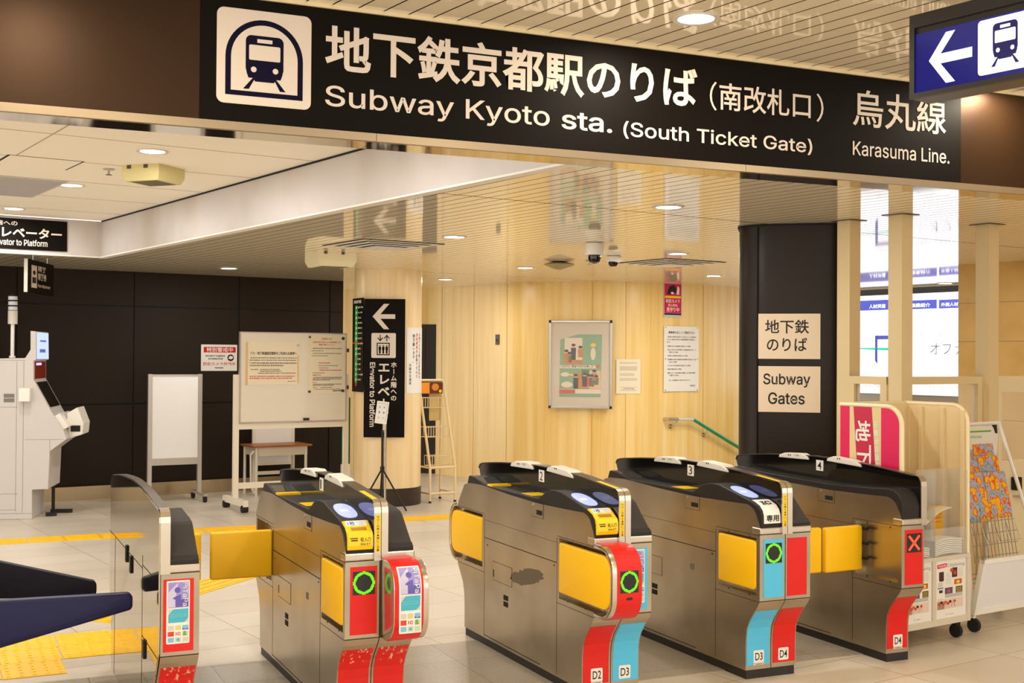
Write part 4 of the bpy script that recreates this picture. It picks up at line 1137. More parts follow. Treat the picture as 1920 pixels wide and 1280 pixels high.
# lit blue sign hanging at the right
UD = 12.0
bl = on_z(1707, 31, 2.91)
BF = Face((bl.x, bl.y), UD - 90)
bs = thing('direction_lightbox', 'hanging lit blue sign with a white left arrow and train pictogram', 'lit sign', (bl.x, bl.y, 0), UD - 90)
zb = BF.q(1707, 187)[1]; Lb = 1.7
MB().box(0, Lb, 0.004, 0.13, zb, 2.91).build('lightbox_case', mat('lightbox_case', (26, 22, 20), 0.3), bs, bevel=0.004)
rim = MB(); rim.box(0, Lb, -0.006, 0.004, zb, zb + 0.02); rim.box(0, 0.022, -0.006, 0.004, zb + 0.02, 2.86); rim.box(0, Lb, -0.006, 0.004, 2.86, 2.91)
rim.build('lightbox_rim', mat('lightbox_rim', (30, 26, 24), 0.35), bs)
hang = MB()
for x in (0.3, 1.4): hang.cyl((x, 0.066, 2.905), (x, 0.066, FZ), 0.012)
hang.build('hanger_rod', M_brown, bs)
M_bface = mat('lit_blue_face', (4, 8, 84), 0.12, emit=0.42, ecol=(0, 14, 130)); M_wface = mat('lit_white_face', (235, 238, 255), 0.15, emit=1.0, ecol=(226, 230, 255)); M_nface = mat('lit_navy_mark', (6, 6, 90), 0.2, emit=0.12, ecol=(6, 8, 120))
zt = BF.q(1722, 64)[1]; zz0 = BF.q(1720, 175)[1]
fa = MB(); fa.m = 0; fa.rect(0.022, Lb - 0.02, zz0, zt, 0.004, 0.004)
xa = BF.q(1742, 115)[0]; xe = BF.q(1823, 95)[0]; zm = BF.q(1742, 114.5)[1]
ha = (zt - zz0)
fa.m = 1
k = (xe - xa)
A = lambda u, v: (xa + k * u, zm + k * v)
sh = 0.105
pts = [A(0, 0), A(.40, .46), A(.61, .46), A(.28, .095), A(1, .095), A(1, -.095), A(.28, -.095), A(.61, -.46), A(.40, -.46)]
fa.poly([A(0, 0), A(.40, .52), A(.61, .52), A(.19, 0)], 0.0, 0.001); fa.poly([A(0, 0), A(.19, 0), A(.61, -.52), A(.40, -.52)], 0.0, 0.001)
fa.poly([A(.10, .10), A(1, .10), A(1, -.10), A(.10, -.10)], -0.0006, 0.001)
xw0 = BF.q(1834, 90)[0]
zw1 = BF.q(1850, 37)[1]; zw0 = BF.q(1840, 142)[1]
sw = zw1 - zw0
fa.rrect(xw0, xw0 + sw * 1.5, zw0, zw1, 0.014, 0.0, 0.001)
xc = BF.q(1885, 70)[0]
ks = (BF.q(1907, 70)[0] - BF.q(1860, 70)[0]) / 0.40
zl = BF.q(1885, 112)[1] ; 
X2 = lambda u: xc + (u - .5) * ks
zt2 = BF.q(1885, 40)[1]; zb2 = BF.q(1865, 125)[1]
Z2 = lambda u: zb2 + (u - .165) / (.735 - .165) * (zt2 - zb2)
train(fa, X2, Z2, -0.001, 2, 1)
fa.build('lit_face', [M_bface, M_wface, M_nface], bs)

# elevator sign on the end of the bulkhead
E0 = bp(BX, J2)
EF = Face(on_z(188, 479, CZ), BDEG)
es = thing('elevator_sign', 'dark sign with white lettering pointing to the elevator, on the bulkhead at the far left', 'sign', (EF.p.x, EF.p.y, 0), BDEG)
es.location = EF.p - EF.n * 0.0 + EF.n * 0.012; es.location.z = 0
x1 = EF.q(125, 440)[0]; zt = EF.q(125, 416)[1]; zb = EF.q(125, 472)[1]
MB().box(x1 - 1.55, x1, -0.006, 0.0, zb, zt).build('sign_sheet', M_sign, es)
h = zt - zb
t = MB()
xr = EF.q(115, 440)[0]; xl = EF.q(3, 440)[0]; pit = (xr - xl) / 4.82
t.text('エレベーター', xr - pit * 6, xr, zb + h * .38, zb + h * .72, -0.0065, 0.03)
t.text('ホーム階への', EF.q(32, 420)[0] - h * 1.35, EF.q(32, 420)[0], zb + h * .76, zb + h * .92, -0.0065, 0.02)
t.text('Elevator to Platform', EF.q(88, 460)[0] - (EF.q(88, 460)[0] - EF.q(0, 460)[0]) * 1.2, EF.q(88, 460)[0], zb + h * .12, zb + h * .33, -0.0065, 0.014)
t.build('lettering', M_signt, es)

# hanging fare adjustment sign
hp = on_z(52, 484.5, CZ - 0.03)
HF = Face((hp.x, hp.y), 70.8)
hs = thing('hanging_sign', 'small dark hanging sign for fare adjustment above the grey machine', 'sign', (hp.x, hp.y, 0), 70.8)
wH = HF.q(100.5, 520)[0]; zbH = HF.q(51, 547)[1]; zH = CZ - 0.03
MB().box(0, wH, 0, 0.03, zbH, zH).build('sign_board', M_sign, hs)
e = MB(); e.box(-0.004, 0.0, -0.002, 0.032, zbH, zH); e.build('sign_edge', M_steel_l, hs)
for k in (.25, .8): MB().cyl((wH * k, .015, zH), (wH * k, .015, CZ), 0.006).build('hanger_rod', M_steel_l, hs)
t = MB(); hh = zH - zbH
t.m = 0; t.rect(wH * .14, wH * .34, zbH + hh * .16, zbH + hh * .84, -0.0005)
t.text('精算', wH * .38, wH * .68, zbH + hh * .68, zbH + hh * .86, -0.0005, .01); t.text('精算機', wH * .38, wH * .70, zbH + hh * .42, zbH + hh * .64, -0.0005, .01)
t.text('Fare Adjustment', wH * .38, wH * .86, zbH + hh * .18, zbH + hh * .30, -0.0005, .008)
t.m = 1; t.disc(wH * .24, zbH + hh * .62, wH * .05, hh * .07, -0.0014); t.rect(wH * .17, wH * .31, zbH + hh * .30, zbH + hh * .48, -0.0014)
t.build('lettering', [M_signt, M_ink], hs)

# security camera plate on the dark wall
WFp = Face(bp(0, WB - 0.001), BDEG)
def wall_thing(name, label, cat, face, box_px, group=None):
    x0, x1, z0, z1 = face.box(*box_px)
    r = thing(name, label, cat, face.p + face.u * x0, face.deg, group); r.location.z = z0
    return r, x1 - x0, z1 - z0
r, w, h = wall_thing('warning_plate', 'white plate with red lettering about security cameras on the dark wall', 'sign', WFp, (377, 645.5, 444, 695))
p = MB(); p.m = 0; p.rrect(0, w, 0, h, 0.006, 0, 0.004); p.m = 1; p.rect(w * .07, w * .96, h * .70, h * .91, -0.004)
p.m = 0; p.text('特別警戒中', w * .15, w * .88, h * .72, h * .89, -0.0049, .012)
p.m = 2; p.text('SECURITY CAMERAS', w * .12, w * .66, h * .54, h * .60, -0.0042, .03); p.text('IN OPERATION', w * .20, w * .60, h * .43, h * .49, -0.0042, .03)
p.disc(w * .82, h * .50, h * .13, h * .13, -0.004); p.rect(w * .38, w * .62, h * .10, h * .13, -0.004)
p.m = 0; p.prism([(w * .75, h * .47), (w * .80, h * .58), (w * .88, h * .55), (w * .89, h * .50), (w * .84, h * .44)], 'y', -0.0049, -0.0052)
p.m = 1; p.text('防犯カメラ作動中', w * .06, w * .95, h * .20, h * .33, -0.0042, .012)
p.build('plate', [M_white, mat('plate_red', (200, 20, 24), 0.4), M_ink], r)

# ------------------------------------------------------------------ on the cream pillar
def tangent(px, zpx=700, out=0.0):
    """upright plane touching the pillar where the sight line of that pixel column meets it"""
    d = ray(px, zpx); d2 = Vector((d.x, d.y)).normalized(); c = Vector((PC.x, PC.y))
    bq = c.dot(d2); disc = bq * bq - (c.length_squared - PR ** 2); s_ = bq - math.sqrt(max(0, disc))
    q = d2 * s_; n = (q - c).normalized()
    return q, n
q, n = tangent(721); Hd = math.degrees(math.atan2(n.x, -n.y))
PF = Face((q.x + n.x * 0.03, q.y + n.y * 0.03), Hd)
r, w, h = wall_thing('elevator_sign', 'tall black sign with a white left arrow and elevator pictogram on the cream pillar', 'sign', PF, (683.5, 560, 758, 820))
MB().box(0, w, 0, 0.012, 0, h).build('sign_board', M_sign, r)
p = MB(); y0 = -0.0003
def PX(x, y):
    a, z = PF.q(x, y); x0_, _, z0_, _ = PF.box(683.5, 560, 758, 820)
    return a - x0_, z - z0_
p.m = 0
ax, az = PX(698.5, 593)
ex, _ = PX(741, 593); L = ex - ax
A = lambda u, v: (ax + L * u, az + L * v)
p.poly([A(0, 0), A(.5, .56), A(.74, .56), A(.26, 0)], y0); p.poly([A(0, 0), A(.26, 0), A(.74, -.56), A(.5, -.56)], y0); p.poly([A(.16, .1), A(1, .1), A(1, -.1), A(.16, -.1)], y0 - 0.0004)
bx0, bz1 = PX(696.5, 624); bx1, bz0 = PX(742, 671)
p.rrect(bx0, bx1, bz0, bz1, 0.015, y0)
bw, bh = bx1 - bx0, bz1 - bz0
U = lambda u: bx0 + bw * u
V = lambda v: bz0 + bh * v
p.m = 1; yb = y0 - 0.0009
p.rect(U(.22), U(.75), V(.11), V(.61), yb); p.m = 0; p.rect(U(.26), U(.71), V(.15), V(.57), yb - 0.0009); p.m = 1
for i in range(3):
    cx = .35 + .14 * i; p.disc(U(cx), V(.49), bw * .028, bw * .028, yb - 0.0018, n=12); p.rect(U(cx - .05), U(cx + .05), V(.32), V(.455), yb - 0.0018); p.rect(U(cx - .035), U(cx + .035), V(.17), V(.33), yb - 0.0018)
for cx, s_ in ((.36, -1), (.63, 1)):
    p.rect(U(cx - .018), U(cx + .018), V(.67), V(.93), yb)
    c_ = .80
    tip = .67 if s_ < 0 else .93
    for sx in (-1, 1): p.poly([(U(cx), V(tip)), (U(cx + sx * .12), V(tip - s_ * .13)), (U(cx + sx * .09), V(tip - s_ * .16)), (U(cx), V(tip - s_ * .055))], yb)
p.m = 0
cx, zt_ = PX(720, 678); ch = PX(720, 678)[1] - PX(720, 700.5)[1]
p.column('エレベーター', cx, zt_, ch * .93, ch * 1.02, y0, .03, gap=1.075)
cx, zt_ = PX(738.5, 678); ch = PX(720, 678)[1] - PX(720, 689.5)[1]
p.column('ホーム階への', cx, zt_, ch * 1.0, ch * 1.0, y0, .025, gap=1.08)
vs, fs, bb = glyphs('Elevator to Platform', .02)
xa_, za_ = PX(693.5, 679); xb_, zb_ = PX(703, 800)
p.add([(xa_ + (v[1] - bb[2]) / (bb[3] - bb[2]) * (xb_ - xa_), y0 - 0.0006 - v[2], za_ - (v[0] - bb[0]) / (bb[1] - bb[0]) * (za_ - zb_)) for v in vs], fs)
p.build('lettering', [M_signt, M_sign], r)
# route strip at the pillar's left
q, n = tangent(668); Hd = math.degrees(math.atan2(n.x, -n.y))
RF = Face((q.x + n.x * 0.02, q.y + n.y * 0.02), Hd)
r, w, h = wall_thing('route_map', 'narrow dark route map strip with a green line on the left of the cream pillar', 'sign', RF, (661.5, 560, 680, 735))
MB().box(0, w, 0, 0.008, 0, h).build('sign_board', M_sign, r)
p = MB(); p.m = 0; p.rect(w * .24, w * .48, h * .10, h * .92, -0.0004); p.m = 1; p.text('路線図', w * .12, w * .8, h * .945, h * .98, -0.0004, .02)
for i, nm in enumerate(['国際会館', '松ヶ崎', '北山', '北大路', '鞍馬口', '今出川', '丸太町', '烏丸御池', '四条', '五条', '京都', '九条', '十条', 'くいな橋', '竹田']):
    zz_ = h * (.90 - .055 * i); p.m = 2 if nm == '烏丸御池' or nm == '京都' else 1; p.disc(w * .36, zz_, w * .05, w * .05, -0.0012, n=10); p.m = 1; p.text(nm, w * .5, w * (.62 + .09 * len(nm)), zz_ - h * .008, zz_ + h * .010, -0.0004, .02)
p.m = 2; p.rect(w * .0, w * .9, h * .515, h * .525, -0.0004); p.rect(w * .3, w * .42, h * .06, h * .10, -0.0004)
p.build('lettering', [mat('line_green', (30, 160, 60), 0.5), M_signt, M_redink], r)
# white notice wrapped round the pillar's right
x0a = math.atan2(*(tangent(762)[1].yx)); x1a = math.atan2(*(tangent(789.5)[1].yx))
x1a = x0a + 0.95
zt_ = 1.6 + (667 - 612) * 12.62 / 2298; zb_ = 1.6 - (740 - 667) * 12.62 / 2298
nt = thing('pillar_notice', 'tall white paper notice wrapped round the right of the cream pillar', 'notice', (PC.x, PC.y, 0), 0)
def wrap(mb):
    mb.v = [Vector(((PR + 0.002 - v.y) * cos(x0a + v.x), (PR + 0.002 - v.y) * sin(x0a + v.x), v.z)) for v in mb.v]; return mb
p = MB(); N = 14; W_ = x1a - x0a
for i in range(N): p.box(W_ * i / N, W_ * (i + 1) / N, -0.001, 0.001, zb_, zt_)
wrap(p).build('sheet', M_paperw, nt)
p = MB(); hN = zt_ - zb_; s_ = 0.062
def vcol(st, a, z, size, m):
    p.m = m
    for ch in st:
        vs, fs, bb = glyphs(ch, 0.01, True)
        if ch != ' ': p.add([(a + (v[0] - .5) * size / PR, -0.002, z - size + (v[1] + .12) * size) for v in vs], fs)
        z -= size * 1.12
vcol('精算願います。', 0.27, zt_ - hN * .10, .040, 0)
vcol('追加運賃', 0.42, zt_ - hN * .08, .040, 1); vcol('が必要ですので', 0.42, zt_ - hN * .08 - .18, .040, 0)
vcol('お降りになる際には乗車券の', 0.58, zt_ - hN * .08, .034, 0)
vcol('京都市交通局', 0.13, zt_ - hN * .55, .034, 0)
wrap(p).build('lettering', [M_ink, M_redink], nt)

# ------------------------------------------------------------------ on the dark column
for (txt, y0_, y1_, lab) in ((('地下鉄', 'のりば'), 588, 673, 'upper cream paper sign on the dark column, Japanese writing'), (('Subway', 'Gates'), 686, 773.5, 'lower cream paper sign on the dark column, English writing')):
    x0, x1, z0, z1 = KF.box(1422, y0_, 1538, y1_)
    r = thing('gate_notice', lab, 'notice', KF.p + ku * x0 + kn * 0.0015, KA); r.location.z = z0
    w, h = x1 - x0, z1 - z0
    MB().rect(0, w, 0, h, 0, 0.002).build('sheet', mat('laminated_paper', (232, 208, 176), 0.25), r)
    p = MB()
    if 'Subway' in txt: p.text('Subway', w * .08, w * .84, h * .54, h * .84, -0.0025, .012); p.text('Gates', w * .16, w * .75, h * .17, h * .43, -0.0025, .012)
    else: p.text('地下鉄', w * .11, w * .82, h * .56, h * .87, -0.0025, .012); p.text('のりば', w * .14, w * .79, h * .17, h * .47, -0.0025, .012)
    p.build('lettering', M_ink, r)

# ------------------------------------------------------------------ on the curved cream wall
def wall_item(name, label, cat, box_px, out=0.004, hd=None):
    x0, y0, x1, y1 = box_px
    p, a = wall_at((x0 + x1) / 2, (y0 + y1) / 2)
    pl, _ = wall_at(x0, (y0 + y1) / 2); pr, _ = wall_at(x1, (y0 + y1) / 2)
    a = math.degrees(math.atan2(pr.y - pl.y, pr.x - pl.x)) if hd is None else hd
    f = Face((p.x, p.y), a); f.p = f.p + f.n * out
    b0, b1, c0, c1 = f.box(*box_px)
    r = thing(name, label, cat, f.p + f.u * b0, a); r.location.z = c0
    return r, b1 - b0, c1 - c0
r, w, h = wall_item('framed_poster', 'large silver framed poster with a green and cream illustration on the curved cream wall', 'poster', (1029.5, 600, 1147.5, 766.5), 0.05)
p = MB(); f_ = 0.03
p.box(0, w, -0.02, 0.03, 0, f_); p.box(0, w, -0.02, 0.03, h - f_, h); p.box(0, f_, -0.02, 0.03, f_, h - f_); p.box(w - f_, w, -0.02, 0.03, f_, h - f_)
p.build('frame', mat('satin_aluminium', (190, 186, 176), 0.3, 0.8), r, bevel=0.006)
MB().box(f_, w - f_, -0.004, 0.028, f_, h - f_).build('mount', mat('grey_mount', (206, 192, 170), 0.6), r)
cb = MB()
for x in (0.0, w - 0.03):
    for z in (0.0, h - 0.03): cb.box(x, x + 0.03, -0.023, -0.019, z, z + 0.03)
cb.build('frame_corner', M_black, r)
p = MB(); PXx = lambda u: w * u
gy = -0.0042
sage, skin, oran = 1, 2, 3
def bx_(m, a, b, c, d, k=0): p.m = m; p.rect(w * a, w * b, h * c, h * d, gy - k * .0006, .0006)
p.m = 1; p.poly([(w * .17, h * .13), (w * .82, h * .13), (w * .84, h * .84), (w * .46, h * .84), (w * .18, h * .78)], gy, .0006)
bx_(0, .17, .82, .17, .22, 1); bx_(5, .17, .42, .17, .215, 2)
bx_(0, .25, .53, .50, .80, 1); bx_(3, .25, .53, .50, .55, 2); bx_(0, .18, .75, .455, .49, 1)
p.m = 4; p.text('「広げる」配慮で広がる優しさ', w * .2, w * .70, h * .465, h * .488, gy - .0013, .02, .0004)
bx_(3, .40, .62, .225, .40, 1); bx_(6, .52, .64, .33, .44, 2); bx_(2, .64, .82, .225, .43, 1)
def figure(cx, z0, hh, body, hair=4):
    p.m = body; p.poly([(w * (cx - .035), h * z0), (w * (cx + .035), h * z0), (w * (cx + .04), h * (z0 + hh * .72)), (w * (cx - .04), h * (z0 + hh * .72))], gy - .0019, .0006)
    p.m = 2; p.disc(w * cx, h * (z0 + hh * .84), w * .03, h * .02, gy - .0019, .0006, 12); p.m = hair; p.disc(w * cx, h * (z0 + hh * .89), w * .033, h * .016, gy - .0026, .0006, 12)
for cx, z0, hh, bd in ((.28, .51, .16, 3), (.33, .52, .12, 7), (.39, .55, .19, 4), (.50, .58, .13, 3), (.43, .225, .17, 4), (.57, .25, .16, 4), (.63, .26, .13, 5), (.68, .25, .14, 7), (.72, .32, .12, 8), (.75, .27, .11, 6)): figure(cx, z0, hh, bd)
p.m = 0; p.disc(w * .29, h * .27, w * .09, h * .034, gy - .0012, .0006); p.disc(w * .26, h * .385, w * .07, h * .025, gy - .0012, .0006); p.m = 9; p.disc(w * .36, h * .38, w * .03, h * .012, gy - .0018, .0006)
p.m = 0; p.disc(w * .70, h * .62, w * .04, h * .07, gy - .0012, .0006); p.m = 9; p.disc(w * .70, h * .72, w * .045, h * .022, gy - .0018, .0006); p.m = 5; p.disc(w * .77, h * .48, w * .03, h * .02, gy - .0018, .0006)
p.build('printed_sheet', [mat('poster_cream', (226, 208, 184), .5), mat('poster_sage', (126, 164, 126), .5), mat('poster_skin', (224, 180, 140), .5), mat('poster_orange', (196, 124, 40), .5), M_ink, mat('poster_red', (200, 70, 40), .5), mat('poster_green', (74, 110, 40), .5), mat('poster_olive', (110, 84, 50), .5), mat('poster_rose', (206, 130, 110), .5), mat('poster_yellow', (240, 190, 40), .5)], r)
MB().box(f_, w - f_, -0.012, -0.010, f_, h - f_).build('cover_pane', mat('poster_pane', (255, 255, 255), 0.03, alpha=0.07, spec=0.6), r)

def bars(p, rows, w, h, y, th=.0004):
    """lines too small to read: rows of (x0, x1, z) as broken strokes"""
    rnd = random.Random(5)
    for a, b, z, s_ in rows:
        x = a
        while x < b:
            l = rnd.uniform(.012, .04); e = min(b, x + l)
            p.rect(w * x, w * e, h * z, h * (z + s_), y, th); x = e + rnd.uniform(.004, .012)
r, w, h = wall_item('notice_sheet', 'small cream paper with fine print taped to the wall right of the framed poster', 'notice', (1155.5, 673, 1200.5, 738))
MB().rect(0, w, 0, h, 0, .002).build('sheet', M_paper, r)
p = MB(); bars(p, [(.14, .86, .90 - .028 * i, .009) for i in range(2)] + [(.14, .86, .78 - .026 * i, .009) for i in range(5)] + [(.14, .75, .58 - .028 * i, .009) for i in range(3)] + [(.14, .86, .44 - .028 * i, .009) for i in range(3)], w, h, -.002)
p.rect(w * .14, w * .88, h * .19, h * .194, -.002); p.rect(w * .14, w * .88, h * .09, h * .094, -.002); bars(p, [(.3, .74, .145, .02), (.2, .8, .11, .01)], w, h, -.002)
p.build('lettering', M_inkg, r)
r, w, h = wall_item('camera_notice', 'narrow crimson notice about security cameras high on the curved cream wall', 'notice', (1244.5, 530, 1278, 595), .006)
p = MB(); p.m = 0; p.rect(0, w, 0, h, 0, .003); p.m = 1; p.rect(w * .03, w * .97, h * .12, h * .985, -.003); p.m = 2; p.rect(w * .06, w * .94, h * .56, h * .625, -.0036)
p.m = 4; p.poly([(w * .15, h * .68), (w * .3, h * .9), (w * .55, h * .95), (w * .7, h * .85), (w * .68, h * .70), (w * .5, h * .74), (w * .4, h * .66)], -.0036); p.m = 3; p.poly([(w * .70, h * .68), (w * .76, h * .93), (w * .86, h * .86), (w * .84, h * .66)], -.0036); p.disc(w * .46, h * .71, w * .08, h * .035, -.0044)
p.m = 3; p.text('防犯カメラ', w * .12, w * .88, h * .42, h * .53, -.0036, .015); p.text('安心安全', w * .24, w * .76, h * .31, h * .395, -.0036, .015); p.text('見守り中', w * .15, w * .85, h * .16, h * .29, -.0036, .015)
p.m = 4; p.rect(w * .03, w * .97, h * .065, h * .115, -.003)
p.build('printed_sheet', [M_gry, mat('crimson_print', (206, 22, 84), .4), M_yelp, M_white, M_ink], r)
r, w, h = wall_item('rules_board', 'white board listing ticket rules on the curved cream wall, under the crimson notice', 'notice', (1245, 611, 1309.5, 733), .008)
MB().box(0, w, -.004, .004, 0, h).build('board', M_white, r)
p = MB(); yy = -.0042
p.text('乗車券は正しくご使用下さい', w * .12, w * .88, h * .885, h * .925, yy, .02)
ls = [('係員の承諾を得ずに下記のような使用を', .10, .92, .825), ('された場合は所定の割増運賃を収受致し', .08, .90, .785), ('ます。', .08, .18, .745), ('・期限の切れた乗車券を使用された場合', .08, .76, .682), ('・記名人以外の方が定期券（企画乗車券を含む）を', .08, .92, .627), ('使用された場合', .14, .40, .590), ('・区間外の乗車券を使用された場合', .08, .68, .535), ('・証明書が必要な乗車券を証明書を所持せずに使', .08, .92, .478), ('用された場合', .14, .36, .440), ('・大人が小児の乗車券を使用された場合', .08, .76, .385), ('・係員の検査を拒んだ場合', .08, .50, .330), ('・連続しない二枚の乗車券で連続しない区間を乗車し', .08, .92, .272), ('て乗車された場合', .14, .42, .235), ('詳しくは駅係員までお問い合わせ下さい', .14, .76, .160), ('京都市', .74, .90, .075)]
for st, a, b_, z in ls: p.text(st, w * a, w * b_, h * z, h * (z + .024), yy, .01)
p.build('lettering', M_ink, r)
sc_ = MB()
for x in (.04, .96):
    for z in (.02, .5, .98): sc_.cyl((w * x, -.004, h * z), (w * x, -.007, h * z), .007, n=10)
sc_.build('screw', M_steel_l, r)
r, w, h = wall_item('wall_switch', 'small dark key switch plate alone on the curved cream wall', 'switch', (929.5, 627, 936, 646))
MB().box(0, w, -.006, .004, 0, h).build('plate', mat('switch_bronze', (70, 52, 24), .4), r); MB().box(w * .3, w * .7, -.009, -.006, h * .3, h * .55).build('keyhole', M_black, r)
# hand rail going down the stairs
pts_px = [(1245, 785.5), (1262, 785.5), (1291, 785.5), (1318, 802), (1350, 822), (1385, 843), (1420, 865)]
hp_ = [wall_at(x, y)[0] for x, y in pts_px]; hn = Vector((sin(R(wall_at(1300, 800)[1])), -cos(R(wall_at(1300, 800)[1])), 0))
hr = thing('handrail', 'green coated handrail with steel brackets sloping down the curved cream wall', 'handrail', (0, 0, 0), 0)
P_ = [v + hn * .08 for v in hp_]
MB().tube(P_[2:], .021, 12).build('rail_grip', mat('rail_green', (0, 140, 84), .3), hr, smooth=True)
MB().tube(P_[1:3], .02, 12).build('rail_tube', M_gry, hr, smooth=True)
s_ = MB(); s_.tube([hp_[0], P_[0], P_[1]], .024, 12); s_.build('rail_end', M_steel_l, hr, smooth=True)
for i, q_ in ((1, (1256, 799)), (3, (1318, 815))):
    a_ = wall_at(*q_)[0]; c_ = MB(); c_.tube([a_, a_ + hn * .05, P_[i] - Vector((0, 0, .02))], .011, 8); c_.cyl(a_ - hn * .0, a_ + hn * .012, .028, n=16); c_.build('rail_bracket', M_steel_l, hr, smooth=True)
# ================================================================== ON THE CEILINGS
def lamp(x, y, z, r, label, group, watts=LAMP_W, col=LAMP_C, spread=180):
    t = thing('downlight', label, 'ceiling light', (x, y, z), 0, group)
    MB().lathe([(r * 1.0, -0.004), (r * 1.28, -0.006), (r * 1.30, 0.0), (r * 1.0, 0.004)], (0, 0, 0), 28, False).build('trim_ring', M_offw, t, smooth=True)
    MB().lathe([(0.001, -0.003), (r, -0.003), (r, 0.003), (0.001, 0.003)], (0, 0, 0), 28).build('lens', M_lampw, t)
    ld = D.lights.new('downlight_lamp', 'AREA'); ld.shape = 'DISK'; ld.size = r * 2; ld.energy = watts; ld.color = col; ld.spread = R(spread)
    lo = D.objects.new('downlight_lamp', ld); COL.objects.link(lo); lo.parent = t; lo.location = (0, 0, -0.012)
    return t
GS = 'downlights in the slatted ceiling'; GH = 'downlights in the white ceiling'
for px, py, lab in ((1253, 388, 'round ceiling downlight above gates 3 and 4, nearest in the slatted ceiling'), (852, 444, 'round ceiling downlight right of the ceiling vent near the cream pillar'),
                    (985, 502, 'round ceiling downlight left of the grey saucer fitting'), (835, 523.5, 'round ceiling downlight just right of the top of the cream pillar'),
                    (1271, 475.5, 'round ceiling downlight above the square vent and crimson notice'), (1338, 517, 'round ceiling downlight beside the dark column, far in the slatted ceiling'),
                    (429, 503, 'round ceiling downlight over the dark wall, left of the square speaker'), (1772, 531, 'round ceiling downlight seen between the beige posts over the lit board')):
    p = on_z(px, py, CZ - 0.001); lamp(p.x, p.y, CZ - 0.001, 0.075, lab, GS)
for px, py, lab in ((286, 283.5, 'round downlight nearest in the white ceiling, above the beige speaker box'), (134, 347, 'round downlight in the white ceiling, left of the beige speaker box'), (26, 391, 'round downlight in the white ceiling right above the elevator sign')):
    p = on_z(px, py, HZ - 0.001); lamp(p.x, p.y, HZ - 0.001, 0.075, lab, GH)
p = on_z(1305, 34.5, FZ - 0.001)
WARM = (1.0, 0.87, 0.66)
lamp(p.x, p.y, FZ - 0.001, 0.075, 'bright round downlight in the front ceiling above the overhead sign', 'downlights in the front hall', col=WARM)
for dx, dy in ((-2.5, -0.3), (2.1, 0.3), (-1.9, -2.4), (0, -2.1), (2.1, -1.8), (-1.8, -4.6), (0.2, -4.3), (2.3, -4.0), (-4.0, -1.0)):
    lamp(p.x + dx, p.y + dy, FZ - 0.001, 0.075, 'round downlight in the front hall ceiling, behind the viewer', 'downlights in the front hall', col=WARM)
# further lamps of the same ceilings that the beam, the bulkhead or the frame's edge hides
for bx, by in ((7.3, 6.7), (9.8, 5.8), (9.6, 9.4), (8.8, 8.3)):
    q = bp(bx, by); lamp(q.x, q.y, CZ - 0.001, 0.075, 'round ceiling downlight in the slatted ceiling, hidden behind the dark column', GS)
for bx, by in ((2.55, 5.6), (0.9, 6.2), (0.9, 8.6), (1.4, 10.6), (-1.0, 7.5)):
    q = bp(bx, by); lamp(q.x, q.y, HZ - 0.001, 0.075, 'round downlight in the white ceiling, hidden by the beam', GH)

M_spk = mat('speaker_beige', (214, 200, 140), 0.45)
def speaker(px, py, z, deg, s, label, m):
    p = on_z(px, py, z); t = thing('ceiling_speaker', label, 'speaker', (p.x, p.y, z), deg)
    h = s * 0.36
    mb = MB(); a = s / 2
    v = [(-a, -a), (a, -a), (a, a), (-a, a)]
    vs = [(x, y, 0) for x, y in v] + [(x, y, -h * .62) for x, y in v] + [(x * .88, y * .88, -h) for x, y in v]
    mb.add(vs, [(0, 1, 2, 3), (0, 4, 5, 1), (1, 5, 6, 2), (2, 6, 7, 3), (3, 7, 4, 0), (4, 8, 9, 5), (5, 9, 10, 6), (6, 10, 11, 7), (7, 11, 8, 4), (11, 10, 9, 8)])
    mb.build('speaker_box', m, t)
    g = MB()
    for k in range(9): g.box(-a * .7, a * .7, -a * .7 + k * a * .17, -a * .7 + k * a * .17 + a * .07, -h - 0.003, -h)
    g.build('grille', M_inkg, t)
    b = MB()
    for x in (-a * .7, a * .2): b.box(x, x + .03, -a - .004, -a + .01, -.025, -.002)
    b.build('bracket', M_brown, t)
    return t
speaker(288, 314, HZ, -44, 0.29, 'boxy beige speaker hanging from the white ceiling on the left', M_spk)
speaker(620, 474, CZ, 4, 0.36, 'boxy cream speaker under the slatted ceiling beside the cream pillar', mat('speaker_cream', (236, 226, 190), .45))
# domes, saucer, sprinklers, vents
p = on_z(1115, 455, CZ)
t = thing('dome_camera', 'white dome security camera with a dark bubble, larger of the two on the ceiling', 'security camera', (p.x, p.y, CZ), 0)
MB().lathe([(.05, 0), (.075, -.005), (.08, -.05), (.082, -.088), (.078, -.10)], (0, 0, 0), 28).build('housing', M_white, t, smooth=True)
MB().lathe([(.05, -.10), (.052, -.125), (.042, -.155), (.02, -.168), (.001, -.170)], (0, 0, 0), 24).build('bubble', M_blackg, t, smooth=True)
p = on_z(1151, 480, CZ)
t = thing('dome_camera', 'smaller white dome security camera right behind the larger one', 'security camera', (p.x, p.y, CZ), 0)
MB().lathe([(.04, 0), (.068, -.004), (.07, -.04), (.055, -.058)], (0, 0, 0), 28).build('housing', M_white, t, smooth=True)
MB().lathe([(.045, -.05), (.044, -.075), (.03, -.095), (.001, -.100)], (-.012, -.01, 0), 20).build('bubble', M_blackg, t, smooth=True)
p = on_z(1048.5, 491, CZ)
tag(MB().lathe([(.02, 0), (.08, -.004), (.145, -.02), (.15, -.027), (.13, -.036), (.06, -.062), (.02, -.074), (.001, -.075)], (p.x, p.y, CZ), 32).build('ceiling_saucer', mat('saucer_grey', (150, 132, 92), .4), smooth=True), 'grey saucer shaped ceiling fitting left of the dome cameras', 'ceiling fitting')
